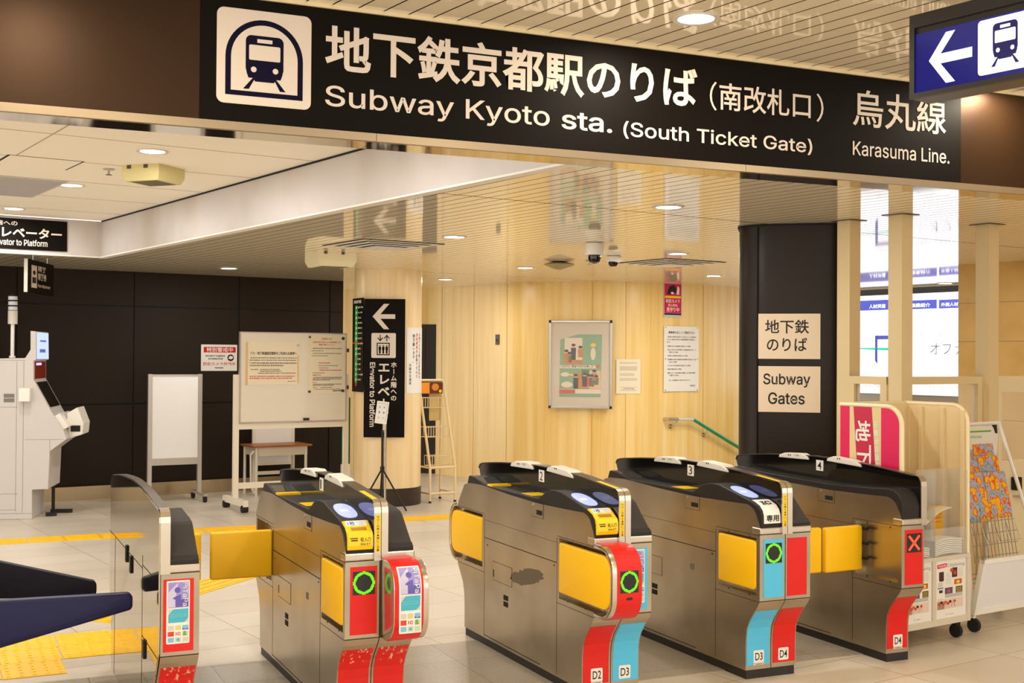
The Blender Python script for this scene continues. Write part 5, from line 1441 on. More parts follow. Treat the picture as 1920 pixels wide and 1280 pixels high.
for px, py, z, lab in ((204, 316.5, HZ, 'small metal fire sprinkler on the white ceiling left of the beige speaker box'), (1105, 488, CZ, 'small fire sprinkler on the slatted ceiling under the larger dome camera')):
    p = on_z(px, py, z); t = thing('sprinkler', lab, 'sprinkler', (p.x, p.y, z), 0)
    MB().lathe([(.035, 0), (.04, -.006), (.012, -.010), (.008, -.02)], (0, 0, 0), 20).build('rosette', M_gry, t, smooth=True)
    MB().lathe([(.006, -.02), (.006, -.036), (.022, -.038), (.022, -.041), (.001, -.042)], (0, 0, 0), 16).build('deflector', M_steel, t, smooth=True)
def vent(px, py, label):
    p = on_z(px, py, CZ); t = thing('ceiling_vent', label, 'air vent', (p.x, p.y, CZ), BDEG)
    fr = MB(); n = 0
    for k, (s_, z) in enumerate(((.36, -.004), (.29, -.012), (.22, -.020), (.15, -.028))):
        w_ = .05
        fr.box(-s_, s_, -s_, -s_ + w_, z - .004, z); fr.box(-s_, s_, s_ - w_, s_, z - .004, z); fr.box(-s_, -s_ + w_, -s_ + w_, s_ - w_, z - .004, z); fr.box(s_ - w_, s_, -s_ + w_, s_ - w_, z - .004, z)
    fr.box(-.10, .10, -.10, .10, -.036, -.032)
    fr.build('diffuser_vanes', M_offw, t)
    MB().box(-.35, .35, -.35, .35, -.004, -.002).build('duct_opening', M_slatd, t)
    e = MB()
    for s1 in (-1, 1): e.box(-.37, .37, s1 * .37 - .008, s1 * .37 + .008, -.003, 0); e.box(s1 * .37 - .008, s1 * .37 + .008, -.37, .37, -.003, 0)
    e.build('surround', M_slatd, t)
vent(718, 458.5, 'square ceiling air vent in front of the cream pillar'); vent(1258, 492, 'square ceiling air vent above the crimson notice')
# hatch and grille in the white ceiling
h1 = [on_z(x, y, HZ) for x, y in ((23, 290), (160, 303), (122, 318), (-20, 306))]
hb = [tob(v) for v in h1]
cx, cy = sum(v[0] for v in hb) / 4, sum(v[1] for v in hb) / 4
t = thing('ceiling_hatch', 'square service hatch with dark gaps in the white ceiling, upper left', 'hatch', bp(cx, cy, HZ), BDEG)
MB().box(-.22, .22, -.22, .22, -.004, 0).build('hatch_lid', M_plaster, t)
e = MB(); e.box(-.235, -.22, -.22, .22, -.002, 0); e.box(.22, .235, -.22, .22, -.002, 0); e.box(-.23, .23, .22, .224, -.002, 0); e.box(-.23, .23, -.224, -.22, -.002, 0); e.build('hatch_gap', M_dark, t)
p = on_z(28, 350, HZ)
t = thing('ceiling_grille', 'pale grey louvred grille in the white ceiling above the elevator sign', 'air vent', (p.x, p.y, HZ), BDEG)
MB().box(-.25, .25, -.55, .55, -.006, 0).build('grille_frame', mat('grille_grey', (214, 208, 206), .5), t)
g = MB()
for k in range(24): g.box(-.235, .235, -.53 + k * .045, -.53 + k * .045 + .012, -.009, -.006)
g.build('louvre', mat('louvre_grey', (186, 182, 182), .5), t)

# ================================================================== LEFT SIDE
# grey fare adjustment machine: side seen, fronts turned to the right
mo = on_z(58, 973)
MF = Face((mo.x, mo.y), -14.0)
fm = thing('fare_machine', 'tall light grey fare adjustment machine with a lit screen, at the left edge', 'ticket machine', (mo.x, mo.y, 0), -14.0)
prof_px = [(60, 972), (60, 918), (90, 917), (93.4, 846), (125, 823), (119, 807), (97, 773), (63, 712), (63, 676), (68, 674.5), (67.5, 621), (57, 620), (57, 655), (47, 671), (-20, 672), (-60, 672), (-60, 972)]
prof = [MF.q(*v) for v in prof_px]; prof = [(a, max(0.0, z)) for a, z in prof]
prof[0] = (prof[0][0], 0.0); prof[-1] = (prof[-1][0], 0.0)
M_mach = mat('machine_grey', (206, 200, 196), 0.45)
DEP = 0.62
MB().prism(prof, 'y', 0, DEP).build('cabinet', M_mach, fm, bevel=0.006)
sm = MB()
def ml(pa, pb, w=.003):
    a, b_ = MF.q(*pa), MF.q(*pb)
    if abs(a[0] - b_[0]) > abs(a[1] - b_[1]): sm.box(a[0], b_[0], -.001, .001, a[1] - w / 2, a[1] + w / 2)
    else: sm.box(a[0] - w / 2, a[0] + w / 2, -.001, .001, a[1], b_[1])
for a, b_ in (((32, 677), (32, 958)), ((45, 677), (45, 960)), ((0, 763), (33, 763)), ((0, 926), (33, 926)), ((0, 956), (30, 956)), ((46, 824), (119, 824)), ((93.5, 824), (93.5, 845)), ((0, 963), (60, 963)), ((0, 675), (47, 675))): ml(a, b_)
sm.build('panel_seam', M_inkg, fm)
lb = MB(); 
for y0_, y1_ in ((738, 745.5), (746.5, 754)): x0, x1, z0, z1 = MF.box(7, y0_, 27, y1_); lb.rect(x0, x1, z0, z1, 0)
lb.build('rating_plate', mat('plate_grey', (120, 114, 108), .4), fm)
def on_edge(i0, i1, f0, f1, y0_, y1_, name, m, th=.006, par=None):
    """plate lying on the machine's front between two profile points"""
    a, b_ = Vector(prof[i0]), Vector(prof[i1]); p0, p1 = a.lerp(b_, f0), a.lerp(b_, f1)
    return MB().ribbon([tuple(p0), tuple(p1)], 'y', y0_, y1_, -th).build(name, m, par or fm)
on_edge(10, 9, .03, .97, .03, DEP - .03, 'lit_display', mat('lit_display', (120, 124, 140), .2, emit=.72, ecol=(196, 212, 255)), -.006)
on_edge(9, 10, .03, .97, .03, DEP - .03, 'lit_display_face', mat('lit_display', (226, 232, 255), .2), .006)
M_mk = mat('display_mark', (90, 110, 180), .3, emit=.3, ecol=(120, 150, 240))
on_edge(10, 9, .62, .74, .14, DEP - .2, 'display_mark', M_mk, -.0075)
on_edge(10, 9, .30, .36, .16, DEP - .16, 'display_mark', M_mk, -.0075)
on_edge(8, 7, .05, .95, .05, DEP - .04, 'red_panel', mat('machine_red', (140, 44, 24), .3), -.004)
on_edge(8, 7, .12, .24, .12, .34, 'violet_lamp', mat('violet_lamp', (190, 170, 255), .3, emit=3.0, ecol=(150, 120, 255)), -.008)
on_edge(7, 6, .08, .85, .06, DEP - .06, 'touch_screen', mat('touch_screen', (30, 26, 20), .1), -.006)
on_edge(6, 5, .2, .95, .04, DEP - .04, 'cash_tray', M_white, -.05)
MB().prism([(prof[4][0] - .02, prof[4][1] - .01), (prof[4][0] + .11, prof[4][1] + .03), (prof[4][0] + .12, prof[4][1] + .14), (prof[4][0] + .06, prof[4][1] + .30), (prof[4][0] - .04, prof[4][1] + .24)], 'y', .22, DEP).build('ticket_tray', M_white, fm, bevel=.01)
MB().box(prof[4][0] + .0, prof[4][0] + .09, .215, .222, prof[4][1] + .06, prof[4][1] + .12).build('tray_slot', M_dark, fm)
ft = MB(); ft.box(MF.q(80, 940)[0], MF.q(85, 940)[0], .45, .5, .03, .30); ft.box(MF.q(78, 940)[0], MF.q(120, 940)[0], .45, .5, .0, .035); ft.box(MF.q(78, 940)[0], MF.q(98, 940)[0], .2, .25, .0, .035); ft.build('stand_foot', M_black, fm)
# white holder on the side
x0, x1, z0, z1 = MF.box(39, 727, 59.5, 752)
mh = thing('ticket_holder', 'small white box with a yellow lid on the side of the grey machine', 'box', MF.p + MF.u * x0, -14.0); mh.location.z = z0
MB().box(0, x1 - x0, -.10, -.001, 0, z1 - z0).build('box', M_white, mh, bevel=.006); MB().box(.03, x1 - x0 - .03, -.09, -.03, z1 - z0 - .001, z1 - z0 + .004).build('lid', M_yelp, mh)
# signal tower
p = MF.w(20, 671); zt = MF.q(20, 671)[1]
st = thing('signal_tower', 'slim white signal lamp tower standing on the grey machine', 'lamp', (p.x + .02, p.y + .15, prof[13][1]), 0)
MB().cyl((0, 0, 0), (0, 0, .34), .018).build('pole', M_white, st, smooth=True); MB().cyl((0, 0, 0), (0, 0, .02), .03).build('base', M_white, st)
MB().cyl((0, 0, .33), (0, 0, .46), .045, n=20).build('housing', M_offw, st, smooth=True)
tw = MB(); 
for k in range(3): tw.cyl((0, 0, .465 + k * .05), (0, 0, .50 + k * .05), .044, n=20)
tw.build('lamp_ring', mat('tower_lens', (220, 226, 232), .15), st, smooth=True); tw = MB()
for k in range(3): tw.cyl((0, 0, .50 + k * .05), (0, 0, .515 + k * .05), .045, n=20)
tw.build('ring_gap', M_black, st, smooth=True)

# small whiteboard on castors
M_alu = mat('board_aluminium', (196, 188, 180), .35, .6); M_wb = mat('whiteboard_enamel', (240, 238, 236), .3)
wp = on_z(377, 932); 
wb = Face((wp.x - .0, wp.y - .25), 6.0)
x0, x1, zb, zt = wb.box(276, 873, 379, 701)
r = thing('whiteboard', 'small blank upright whiteboard on castors in front of the dark wall', 'whiteboard', wb.p + wb.u * ((x0 + x1) / 2), 6.0)
W2 = (x1 - x0) / 2
f = MB(); f.box(-W2, -W2 + .045, -.015, .03, .09, zt); f.box(W2 - .045, W2, -.015, .03, .09, zt); f.box(-W2 + .045, W2 - .045, -.012, .026, zt - .02, zt - .004); f.box(-W2 + .045, W2 - .045, -.014, .028, zb, zb + .075)
f.build('frame', M_alu, r); MB().box(-W2 + .045, W2 - .045, -.006, .02, zb + .075, zt - .02).build('board', M_wb, r)
for s_ in (-1, 1):
    ft = MB(); ft.box(s_ * (W2 - .0225) - .02, s_ * (W2 - .0225) + .02, -.26, .26, .065, .095); fo = ft.build('foot', M_alu, r)
    for y_ in (-.23, .23): MB().cyl((s_ * (W2 - .0225) - .015, y_, .036), (s_ * (W2 - .0225) + .015, y_, .036), .036).build('castor', M_rubber, fo, smooth=True)

# large whiteboard with two notices
bp0 = on_z(443, 955.5)
LF = Face((bp0.x, bp0.y), 9.0)
r = thing('whiteboard', 'large wheeled whiteboard with two posted paper notices, left of the cream pillar', 'whiteboard', LF.p, 9.0)
xl, zt1 = LF.q(438.5, 702); xr_ = LF.q(653, 745)[0]
M_frame = mat('board_frame_cream', (236, 226, 206), .4)
for xa in (xl, xr_ - .055):
    lg = MB(); lg.box(xa, xa + .055, -.015, .025, .11, zt1); lg.build('post', M_frame, r)
f = MB(); z_ = LF.q(540, 797)[1]; f.box(xl + .055, xr_ - .055, -.01, .02, z_ - .03, z_ + .03); f.build('rail', M_frame, r)
f = MB(); z_ = LF.q(460, 910)[1]; f.box(xl + .055, xr_ - .055, -.01, .02, z_ - .03, z_ + .03); f.build('rail', M_frame, r)
for xa in (xl + .027, xr_ - .027):
    fo = MB().box(xa - .025, xa + .025, -.30, .30, .06, .125).build('foot', M_frame, r)
    for y_ in (-.26, .26): MB().cyl((xa - .03, y_, .037), (xa + .03, y_, .037), .037).build('castor', M_rubber, fo, smooth=True)
bx0, bx1, bz0, bz1 = LF.box(448.5, 791, 646, 627)
MB().box(bx0, bx1, -.03, .0, bz0, bz1).build('board', mat('whiteboard_warm', (232, 224, 208), .3), r)
f = MB(); e_ = .012; f.box(bx0 - e_, bx1 + e_, -.034, .004, bz1, bz1 + e_); f.box(bx0 - e_, bx1 + e_, -.034, .004, bz0 - e_, bz0); f.box(bx0 - e_, bx0, -.034, .004, bz0, bz1); f.box(bx1, bx1 + e_, -.034, .004, bz0, bz1); f.build('board_edge', M_alu, r)
hz = MB()
for xa in (bx1 + .012,):
    for z_ in (bz0 + .35, bz0 + .75): hz.box(xa, xa + .03, -.03, .0, z_ - .02, z_ + .02)
hz.build('tilt_clamp', M_brown, r)
BFc = Face(LF.p + LF.n * .031, 9.0)
def board_paper(name, label, box_px, title, rows, red):
    q_, w, h = wall_thing(name, label, 'notice', BFc, box_px)
    MB().rect(0, w, 0, h, -.0005, .002).build('sheet', M_paper, q_)
    return q_, w, h
q_, w, h = board_paper('posted_notice', 'wide cream notice for bus and subway pass users on the left of the large whiteboard', (462, 640.5, 560.5, 721), None, None, None)
p = MB(); yy = -.0027
p.m = 0; p.text('バス・地下鉄連絡定期券をご利用のお客様へ', w * .07, w * .95, h * .70, h * .775, yy, .02)
p.m = 1; bars(p, [(.08, .95, .62, .022), (.06, .95, .565, .022), (.06, .95, .50, .024), (.06, .70, .445, .022), (.08, .22, .35, .02), (.26, .62, .35, .02), (.26, .66, .31, .02), (.22, .93, .265, .02)], w, h, yy); p.rect(w * .19, w * .95, h * .493, h * .497, yy); p.rect(w * .06, w * .70, h * .438, h * .442, yy)
p.m = 2; bars(p, [(.06, .92, .19, .022), (.06, .86, .145, .022)], w, h, yy); p.m = 1; bars(p, [(.78, .94, .075, .015)], w, h, yy)
p.build('lettering', [M_ink, M_inkg, M_redink], q_)
tp = MB(); tp.rect(w * -.01, w * .03, 0, h, -.0026); tp.rect(w * .965, w * .99, h * .03, h * .7, -.0026); tp.build('tape', mat('tape_amber', (226, 190, 120), .4), q_)
mg = MB(); mg.cyl((w * .975, -.002, h * .93), (w * .975, -.010, h * .93), .014, n=14); mg.build('magnet', M_alu, q_)
q_, w, h = board_paper('posted_notice', 'tall cream notice with a red heading on the right of the large whiteboard', (578.5, 628.5, 645.5, 737), None, None, None)
p = MB(); p.m = 0; p.text('【お知らせ】', w * .36, w * .64, h * .925, h * .965, yy, .02); p.text('京都市営地下鉄における設備更新に伴う', w * .12, w * .90, h * .872, h * .90, yy, .015); p.text('運賃の精算について', w * .28, w * .72, h * .83, h * .858, yy, .015)
p.m = 1; bars(p, [(.12, .92, .77, .014), (.08, .42, .73, .012), (.12, .92, .685, .014), (.08, .54, .645, .012), (.28, .82, .475, .013), (.28, .56, .435, .012), (.12, .45, .35, .012), (.13, .92, .27, .016), (.12, .92, .245, .016), (.12, .60, .225, .014), (.13, .92, .155, .014), (.12, .7, .135, .014), (.34, .66, .10, .012), (.15, .9, .07, .01)], w, h, yy)
p.m = 0; bars(p, [(.28, .60, .52, .015), (.30, .92, .395, .016), (.12, .36, .31, .015), (.12, .22, .185, .013), (.12, .24, .10, .013)], w, h, yy)
p.m = 2; bars(p, [(.68, .92, .038, .02)], w, h, yy)
p.build('lettering', [M_redink, M_inkg, M_ink], q_)
mg = MB()
for x_, z_, rr_ in ((.03, .97, .012), (.95, .955, .018), (.03, .035, .014), (.95, .045, .016)): mg.cyl((w * x_, -.002, h * z_), (w * x_, -.010, h * z_), rr_, n=14)
mg.build('magnet', mat('magnet_dark', (70, 66, 56), .3), q_)
q2 = LF.q(575, 785)
tag(MB().add([], []).box(LF.w(572, 786).x - .03, LF.w(572, 786).x + .03, LF.w(572, 786).y - .06, LF.w(572, 786).y - .033, q2[1] - .012, q2[1] + .012).build('board_magnet', M_black), 'small black magnet at the bottom edge of the large whiteboard', 'magnet')

# wooden desk and the third whiteboard behind it
dk = on_z(497, 925); DK = Face((dk.x, dk.y - .25), 9.0)
xl, zt = DK.q(475, 836); xr_ = DK.q(586, 836)[0]
r = thing('school_desk', 'school desk with a brown wooden top and pale steel legs behind the large whiteboard', 'desk', DK.p, 9.0)
MB().box(xl, xr_, 0, .42, zt - .022, zt).build('desk_top', mat('desk_wood', (166, 98, 40), .4, noise=((3, 30, 30), (140, 78, 30), .3, .8)), r, bevel=.006)
M_leg = mat('desk_steel', (214, 204, 184), .4)
MB().box(xl + .06, xr_ - .05, .03, .38, zt - .12, zt - .024).build('drawer_box', M_leg, r)
for xa in (xl + .05, xr_ - .07):
    for y_ in (.03, .39): MB().cyl((xa, y_, 0), (xa, y_, zt - .024), .016).build('leg', M_leg, r, smooth=True)
    MB().cyl((xa, .03, .12), (xa, .39, .12), .012).build('stretcher', M_leg, r, smooth=True)
MB().tube([(xl + .02, .03, zt - .06), (xl - .02, .03, zt - .10), (xl - .015, .03, zt - .45), (xl + .02, .03, zt - .53), (xl + .05, .03, zt - .53)], .011).build('bag_hook', M_leg, r, smooth=True)
W3 = Face((dk.x, dk.y + .22), 9.0)
xl, xr_, zb, zt = W3.box(473, 868, 552, 780)
r = thing('whiteboard', 'plain narrow whiteboard standing behind the brown wooden desk', 'whiteboard', W3.p + W3.u * ((xl + xr_) / 2), 9.0)
W2 = (xr_ - xl) / 2; f = MB(); f.box(-W2, -W2 + .035, -.012, .02, .0, zt + .1); f.box(W2 - .035, W2, -.012, .02, .0, zt + .1); f.box(-W2 + .035, W2 - .035, -.01, .018, zb - .03, zb); f.box(-W2 + .035, W2 - .035, -.01, .018, zb - .14, zb - .10); f.build('frame', M_frame, r)
MB().box(-W2 + .035, W2 - .035, -.006, .012, zb, zt + .1).build('board', M_wb, r)
# green board stub beside the pillar
G3 = Face((dk.x + 1.12, dk.y + .18), 9.0); xl, xr_, zb, zt = G3.box(640, 870, 657, 745)
r = thing('green_board', 'dark green board standing left behind the cream pillar', 'board', G3.p + G3.u * xl, 9.0)
MB().box(0, max(.1, xr_ - xl), 0, .02, zb, zt).build('board', mat('chalk_green', (8, 66, 40), .6), r); MB().box(0, max(.1, xr_ - xl), -.002, .022, 0, zb).build('base', M_frame, r)

# tripod stand with a paper sign in front of the pillar
tp_ = on_z(716, 958)
t = thing('sign_stand', 'thin tripod stand holding a small tilted paper sign in front of the cream pillar', 'sign stand', (tp_.x, tp_.y, 0), -18)
TS = Face((tp_.x, tp_.y), -18.5)
zh = TS.q(713, 806)[1]; zk = TS.q(713, 878)[1]; zt = TS.q(718, 800)[1]
MB().cyl((0, 0, .05), (0, 0, zh), .012).build('pole', M_black, t, smooth=True)
MB().cyl((.028, .01, .02), (.028, .01, zt + .05), .014).build('silver_pole', M_steel_l, t, smooth=True)
MB().cyl((0, 0, zk - .03), (0, 0, zk + .02), .022).build('hub', M_black, t, smooth=True)
for a_ in (-160, -15, 95):
    MB().cyl((0, 0, zk), (.26 * cos(R(a_)), .26 * sin(R(a_)), .008), .009).build('leg', M_black, t, smooth=True)
MB().cyl((.028, .01, 0), (.028, .01, .03), .05).build('foot_disc', M_steel, t, smooth=True)
zc = TS.q(716, 773)[1]; xc_ = TS.q(716, 773)[0]
sp_ = MB(); sp_.M = Matrix.Translation((xc_, -.02, zc)) @ Matrix.Rotation(R(7), 4, 'Y')
wS, hS = .062, .115
sp_.m = 0; sp_.box(-wS, wS, -.004, .004, -hS, hS)
sp_.m = 1
for i in range(3):
    for j in range(2): sp_.text('お願い'[i], -.035 + j * .045, -.018 + j * .045, hS * .4 - i * .055, hS * .4 + .02 - i * .055, -.0042, .02)
sp_.rect(wS * .75, wS * .78, -hS * .8, hS * .8, -.0042); sp_.rect(-wS * .8, wS * .75, hS * .8, hS * .82, -.0042)
sp_.build('paper_sign', [M_paperw, M_blueink], t)

# cream brochure rack right of the pillar
rk = on_z(806, 943); RK = Face((rk.x, rk.y), 8.0)
r = thing('brochure_rack', 'cream steel brochure rack with wire baskets and an orange poster, right of the cream pillar', 'rack', (rk.x, rk.y, 0), 8.0)
wR = RK.q(853, 937)[0]; zt = RK.q(815, 714)[1] ; zs = RK.q(850, 875)[1]
for x_ in (0.0, wR):
    MB().tube([(x_, 0, .01), (x_, 0, zs), (x_ - .0, .27, zt - .05), (x_ - .0, .30, zt)], .015).build('side_tube', M_beige, r, smooth=True)
    MB().tube([(x_, .34, .01), (x_, .335, zs), (x_, .33, zt)], .013).build('back_tube', M_beige, r, smooth=True)
f = MB(); 
for z_ in (zs, .10): f.tube([(0, 0, z_), (wR, 0, z_)], .014); f.tube([(0, 0, z_), (0, .335, z_)], .011); f.tube([(wR, 0, z_), (wR, .335, z_)], .011)
f.tube([(0, .30, zt), (wR, .30, zt)], .014); f.build('cross_tube', M_beige, r, smooth=True)
MB().box(wR * .5, wR - .015, .32, .325, zt - .45, zt - .01).build('back_panel', mat('rack_panel', (206, 178, 112), .5), r)
for z_, yy_ in ((zt - .30, .20), (zt - .62, .12), (zt - .93, .03)):
    b = MB(); x0_, x1_ = .015, wR - .015; h_ = .11
    for zz_ in (z_, z_ + h_): b.tube([(x0_, yy_, zz_), (x1_, yy_, zz_), (x1_, yy_ + .13, zz_), (x0_, yy_ + .13, zz_), (x0_, yy_, zz_)], .0035, 5)
    for k in range(10):
        xx = x0_ + (x1_ - x0_) * k / 9; b.tube([(xx, yy_, z_ + h_), (xx, yy_, z_), (xx, yy_ + .13, z_), (xx, yy_ + .13, z_ + h_)], .0025, 4)
    b.build('wire_basket', M_beige, r)
fd = MB()
for x_, y_ in ((0, 0), (wR, 0), (0, .34), (wR, .34)): fd.cyl((x_, y_, 0), (x_, y_, .02), .016)
fd.build('foot_pad', M_rubber, r)
RK2 = Face(RK.p - RK.n * .27, 8.0)
x0, x1, z0, z1 = RK2.box(780, 717, 829, 737)
ps = MB(); ps.m = 0; ps.box(x0, (x0 + x1) / 2, .26, .265, z0, z1); ps.m = 1; ps.box((x0 + x1) / 2, x1, .26, .265, z0, z1); ps.m = 2; ps.disc((x0 + x1) / 2 + (x1 - x0) * .22, (z0 + z1) / 2 + .01, .045, .04, .26); ps.m = 3; ps.disc(x1 - .03, z0 + .025, .018, .018, .259)
ps.build('header_poster', [mat('poster_amber', (240, 150, 20), .5), mat('poster_maroon', (90, 30, 14), .5), mat('poster_tan', (220, 130, 40), .5), M_yelp], r)

# ================================================================== RIGHT SIDE
cR = Vector((5.326, 5.372, 0)); cL = Vector((4.728, 5.268, 0))
cd = math.degrees(math.atan2(cR.y - cL.y, cR.x - cL.x)); wC = (cR - cL).length
lc = thing('leaflet_cabinet', 'beige U-shaped leaflet cabinet with pink side panel, posters and clear pockets, behind gate 4', 'cabinet', (cL.x, cL.y, 0), cd)
CF = Face((cL.x, cL.y), cd)
DPT = .43; ZT = 1.336; ZB = .10
def wing_panel(x0, x1, name, m):
    r_ = .10; pts = [(0, ZB), (0, ZT - r_)] + [(r_ - r_ * cos(R(90 * i / 8)), ZT - r_ + r_ * sin(R(90 * i / 8))) for i in range(9)] + [(DPT, ZT), (DPT, ZB)]
    return MB().prism(pts, 'x', x0, x1).build(name, m, lc), pts
wing_panel(.004, .02, 'side_panel', M_beige); wing_panel(wC - .02, wC - .004, 'side_panel', M_beige)
MB().box(.02, wC - .02, DPT - .016, DPT, ZB, ZT).build('back_panel', M_beige, lc)
def edge_tube(x):
    r_ = .10; path = [(x, 0, ZB), (x, 0, ZT - r_)] + [(x, r_ - r_ * cos(R(90 * i / 6)), ZT - r_ + r_ * sin(R(90 * i / 6))) for i in range(1, 7)] + [(x, DPT, ZT)]
    return MB().tube(path, .013, 10)
edge_tube(.012).build('edge_tube', M_cream, lc, smooth=True); edge_tube(wC - .012).build('edge_tube', M_cream, lc, smooth=True)
MB().tube([(.012, DPT, ZT), (wC - .012, DPT, ZT)], .013, 10).build('edge_tube', M_cream, lc, smooth=True)
rb = MB()
for y_ in (.16, .31): rb.box(wC - .035, wC - .02, y_ - .012, y_ + .012, ZB, ZT - .02)
for y_ in (.02, DPT - .03): rb.box(wC - .035, wC - .02, y_ - .01, y_ + .014, ZB, ZT - .03)
rb.build('stiffener', M_beige, lc)
rd = MB(); rd.box(wC * .0 + .02, .05, DPT - .024, DPT - .016, 1.16, 1.31); rd.build('red_patch', M_red, lc)
# pink printed panel on the outer left side (local x = -0.00..): frame with right towards the viewer
pk = MB(); xo = .0035
def side_poly(pts, k=0): pk.prism(pts, 'x', xo - .001 - k * .0006, xo - k * .0006)
zlo = .55
r_ = .09
pk.m = 1; side_poly([(.006, zlo), (.006, ZT - r_)] + [(.006 + r_ - r_ * cos(R(90 * i / 8)), ZT - .006 - r_ + r_ * sin(R(90 * i / 8))) for i in range(9)] + [(DPT - .004, ZT - .006), (DPT - .004, zlo)])
pk.m = 0; side_poly([(DPT - .004, zlo), (DPT - .004, ZT - .008), (DPT - .072, ZT - .008), (DPT - .072, zlo)], 1)
side_poly([(.012, zlo), (.012, ZT - r_)] + [(.012 + r_ - r_ * cos(R(90 * i / 8)), ZT - .010 - r_ + r_ * sin(R(90 * i / 8))) for i in range(9)] + [(.135, ZT - .010), (.135, zlo)], 1)
pk.m = 2; side_poly([(DPT - .10, ZT - .008), (.20, ZT - .008), (.145, .62), (DPT - .155, .62)], 1)
pk.m = 3
def side_text(st, ytop, ztop, size, lean, wd):
    z = ztop; yc = ytop
    for ch in st:
        vs, fs, bb = glyphs(ch, .02, True)
        # lettering turned to read downwards
        pk.add([(xo - .0024, yc - (v[1] - .35) * size, z - size * wd + (1 - v[0] - .0) * 0 + (-(v[0]) + 1) * 0 + size * wd - v[0] * size * wd) for v in vs], fs)
        z -= size * wd * 1.08; yc -= lean
side_text('地下鉄', DPT - .165, ZT - .085, .112, .012, 1.1)
side_text('京都市交通局×シティリビング', DPT - .258, ZT - .085, .030, .0022, 1.4)
pk.build('pink_print', [M_pink, mat('sand_print', (224, 204, 150), .45), M_pinkd, M_white], lc)
# front: posters, frame, acrylic pockets
zp1 = CF.q(1770, 1052)[1]; zp0 = .135
f = MB(); f.box(0, wC, -.012, .02, ZB, ZB + .035); f.box(wC - .03, wC, -.014, .02, ZB, zp1 + .03); f.box(0, .03, -.014, .02, ZB, zp1 + .03); f.box(wC * .44, wC * .44 + .03, -.013, .02, ZB, zp1 + .02); f.box(0, wC, -.012, .02, zp1 + .01, zp1 + .03)
f.build('front_frame', mat('frame_putty', (214, 204, 186), .4), lc)
MB().box(.03, wC - .03, -.002, .02, ZB + .03, zp1 + .012).build('front_board', M_white, lc)
def poster(xa, xb):
    p = MB(); w_ = xb - xa; h_ = zp1 - zp0; y_ = -.0022
    X_ = lambda u: xa + w_ * u
    Z_ = lambda v: zp0 + h_ * v
    p.m = 0; p.rect(X_(0), X_(1), Z_(.10), Z_(1.0), y_, .0006)
    p.m = 1; p.poly([(X_(.04), Z_(.88)), (X_(.36), Z_(.895)), (X_(.36), Z_(.965)), (X_(.04), Z_(.95))], y_ - .0006, .0005)
    p.m = 0; p.text('10/25号', X_(.08), X_(.33), Z_(.90), Z_(.945), y_ - .0012, .02, .0003)
    p.m = 2; p.text('Cityliving', X_(.38), X_(.97), Z_(.875), Z_(.95), y_ - .0006, -.005, .0003)
    def blk(m, a, b_, c, d): p.m = m; p.rect(X_(a), X_(b_), Z_(c), Z_(d), y_ - .0009, .0005)
    blk(4, .10, .26, .66, .82); blk(3, .14, .24, .65, .72); blk(4, .54, .72, .70, .87); p.m = 3; p.disc(X_(.53), Z_(.83), w_ * .06, h_ * .035, y_ - .0016, .0004, 12); p.disc(X_(.64), Z_(.78), w_ * .05, h_ * .04, y_ - .0016, .0004, 12)
    blk(5, .62, .88, .57, .66); p.m = 6; p.disc(X_(.75), Z_(.61), w_ * .06, h_ * .03, y_ - .0016, .0004, 12)
    blk(4, .10, .22, .45, .50); blk(7, .30, .56, .42, .53); p.m = 3; p.disc(X_(.43), Z_(.47), w_ * .05, h_ * .035, y_ - .0016, .0004, 12); blk(8, .67, .90, .42, .53)
    for i in range(3):
        for j in range(3): p.m = 9; p.disc(X_(.72 + .06 * i), Z_(.44 + .03 * j), w_ * .02, h_ * .009, y_ - .0016, .0004, 8)
    blk(10, .04, .92, .16, .335); blk(11, .04, .28, .16, .30)
    for i, c_ in enumerate((3, 4, 3, 5, 3, 4, 11, 3)): p.m = c_; p.disc(X_(.10 + .075 * i), Z_(.25 + .03 * (i % 2)), w_ * .05, h_ * .025, y_ - .0017, .0004, 10); 
    for i in range(6): blk(4, .12 + .10 * i, .135 + .10 * i, .18, .25)
    p.m = 12; bars(p, [(.06, .24, .60 - .02 * i, .008) for i in range(3)] + [(.32, .54, .80 - .025 * i, .008) for i in range(10)] + [(.62, .92, .40 - .018 * i, .007) for i in range(3)] + [(.06, .55, .40 - .018 * i, .007) for i in range(3)], w_, h_, y_ - .0006) if False else None
    for k in range(10):
        for a, b_, z0_ in ((.33, .52, .60 + .02 * k), (.75, .93, .70 + .016 * k), (.06, .24, .55 + .009 * k), (.3, .92, .355 + .006 * k)): blk(12, a, b_ - .02 * (k % 3), z0_, z0_ + .004)
    blk(2, .05, .24, .525, .538); blk(12, .05, .24, .345, .352)
    p.m = 2; p.rect(X_(.35), X_(.37), Z_(.05), Z_(.065), y_, .0006); p.rect(X_(.42), X_(.6), Z_(.055), Z_(.06), y_, .0006)
    return p
PM = [M_white, M_pink, M_ink, mat('poster_brick', (206, 70, 44), .4), mat('poster_char', (60, 44, 40), .4), mat('poster_rust', (200, 96, 40), .4), M_yelp, mat('poster_plum', (86, 76, 110), .4), mat('poster_umber', (96, 74, 50), .4), mat('poster_gold', (220, 200, 80), .4), mat('poster_blush', (228, 206, 190), .4), mat('poster_salmon', (240, 170, 150), .4), mat('fine_print', (196, 190, 182), .6)]
poster(wC * .44 + .04, wC - .036).build('poster', PM, lc); poster(.036, wC * .44 - .006).build('poster', PM, lc)
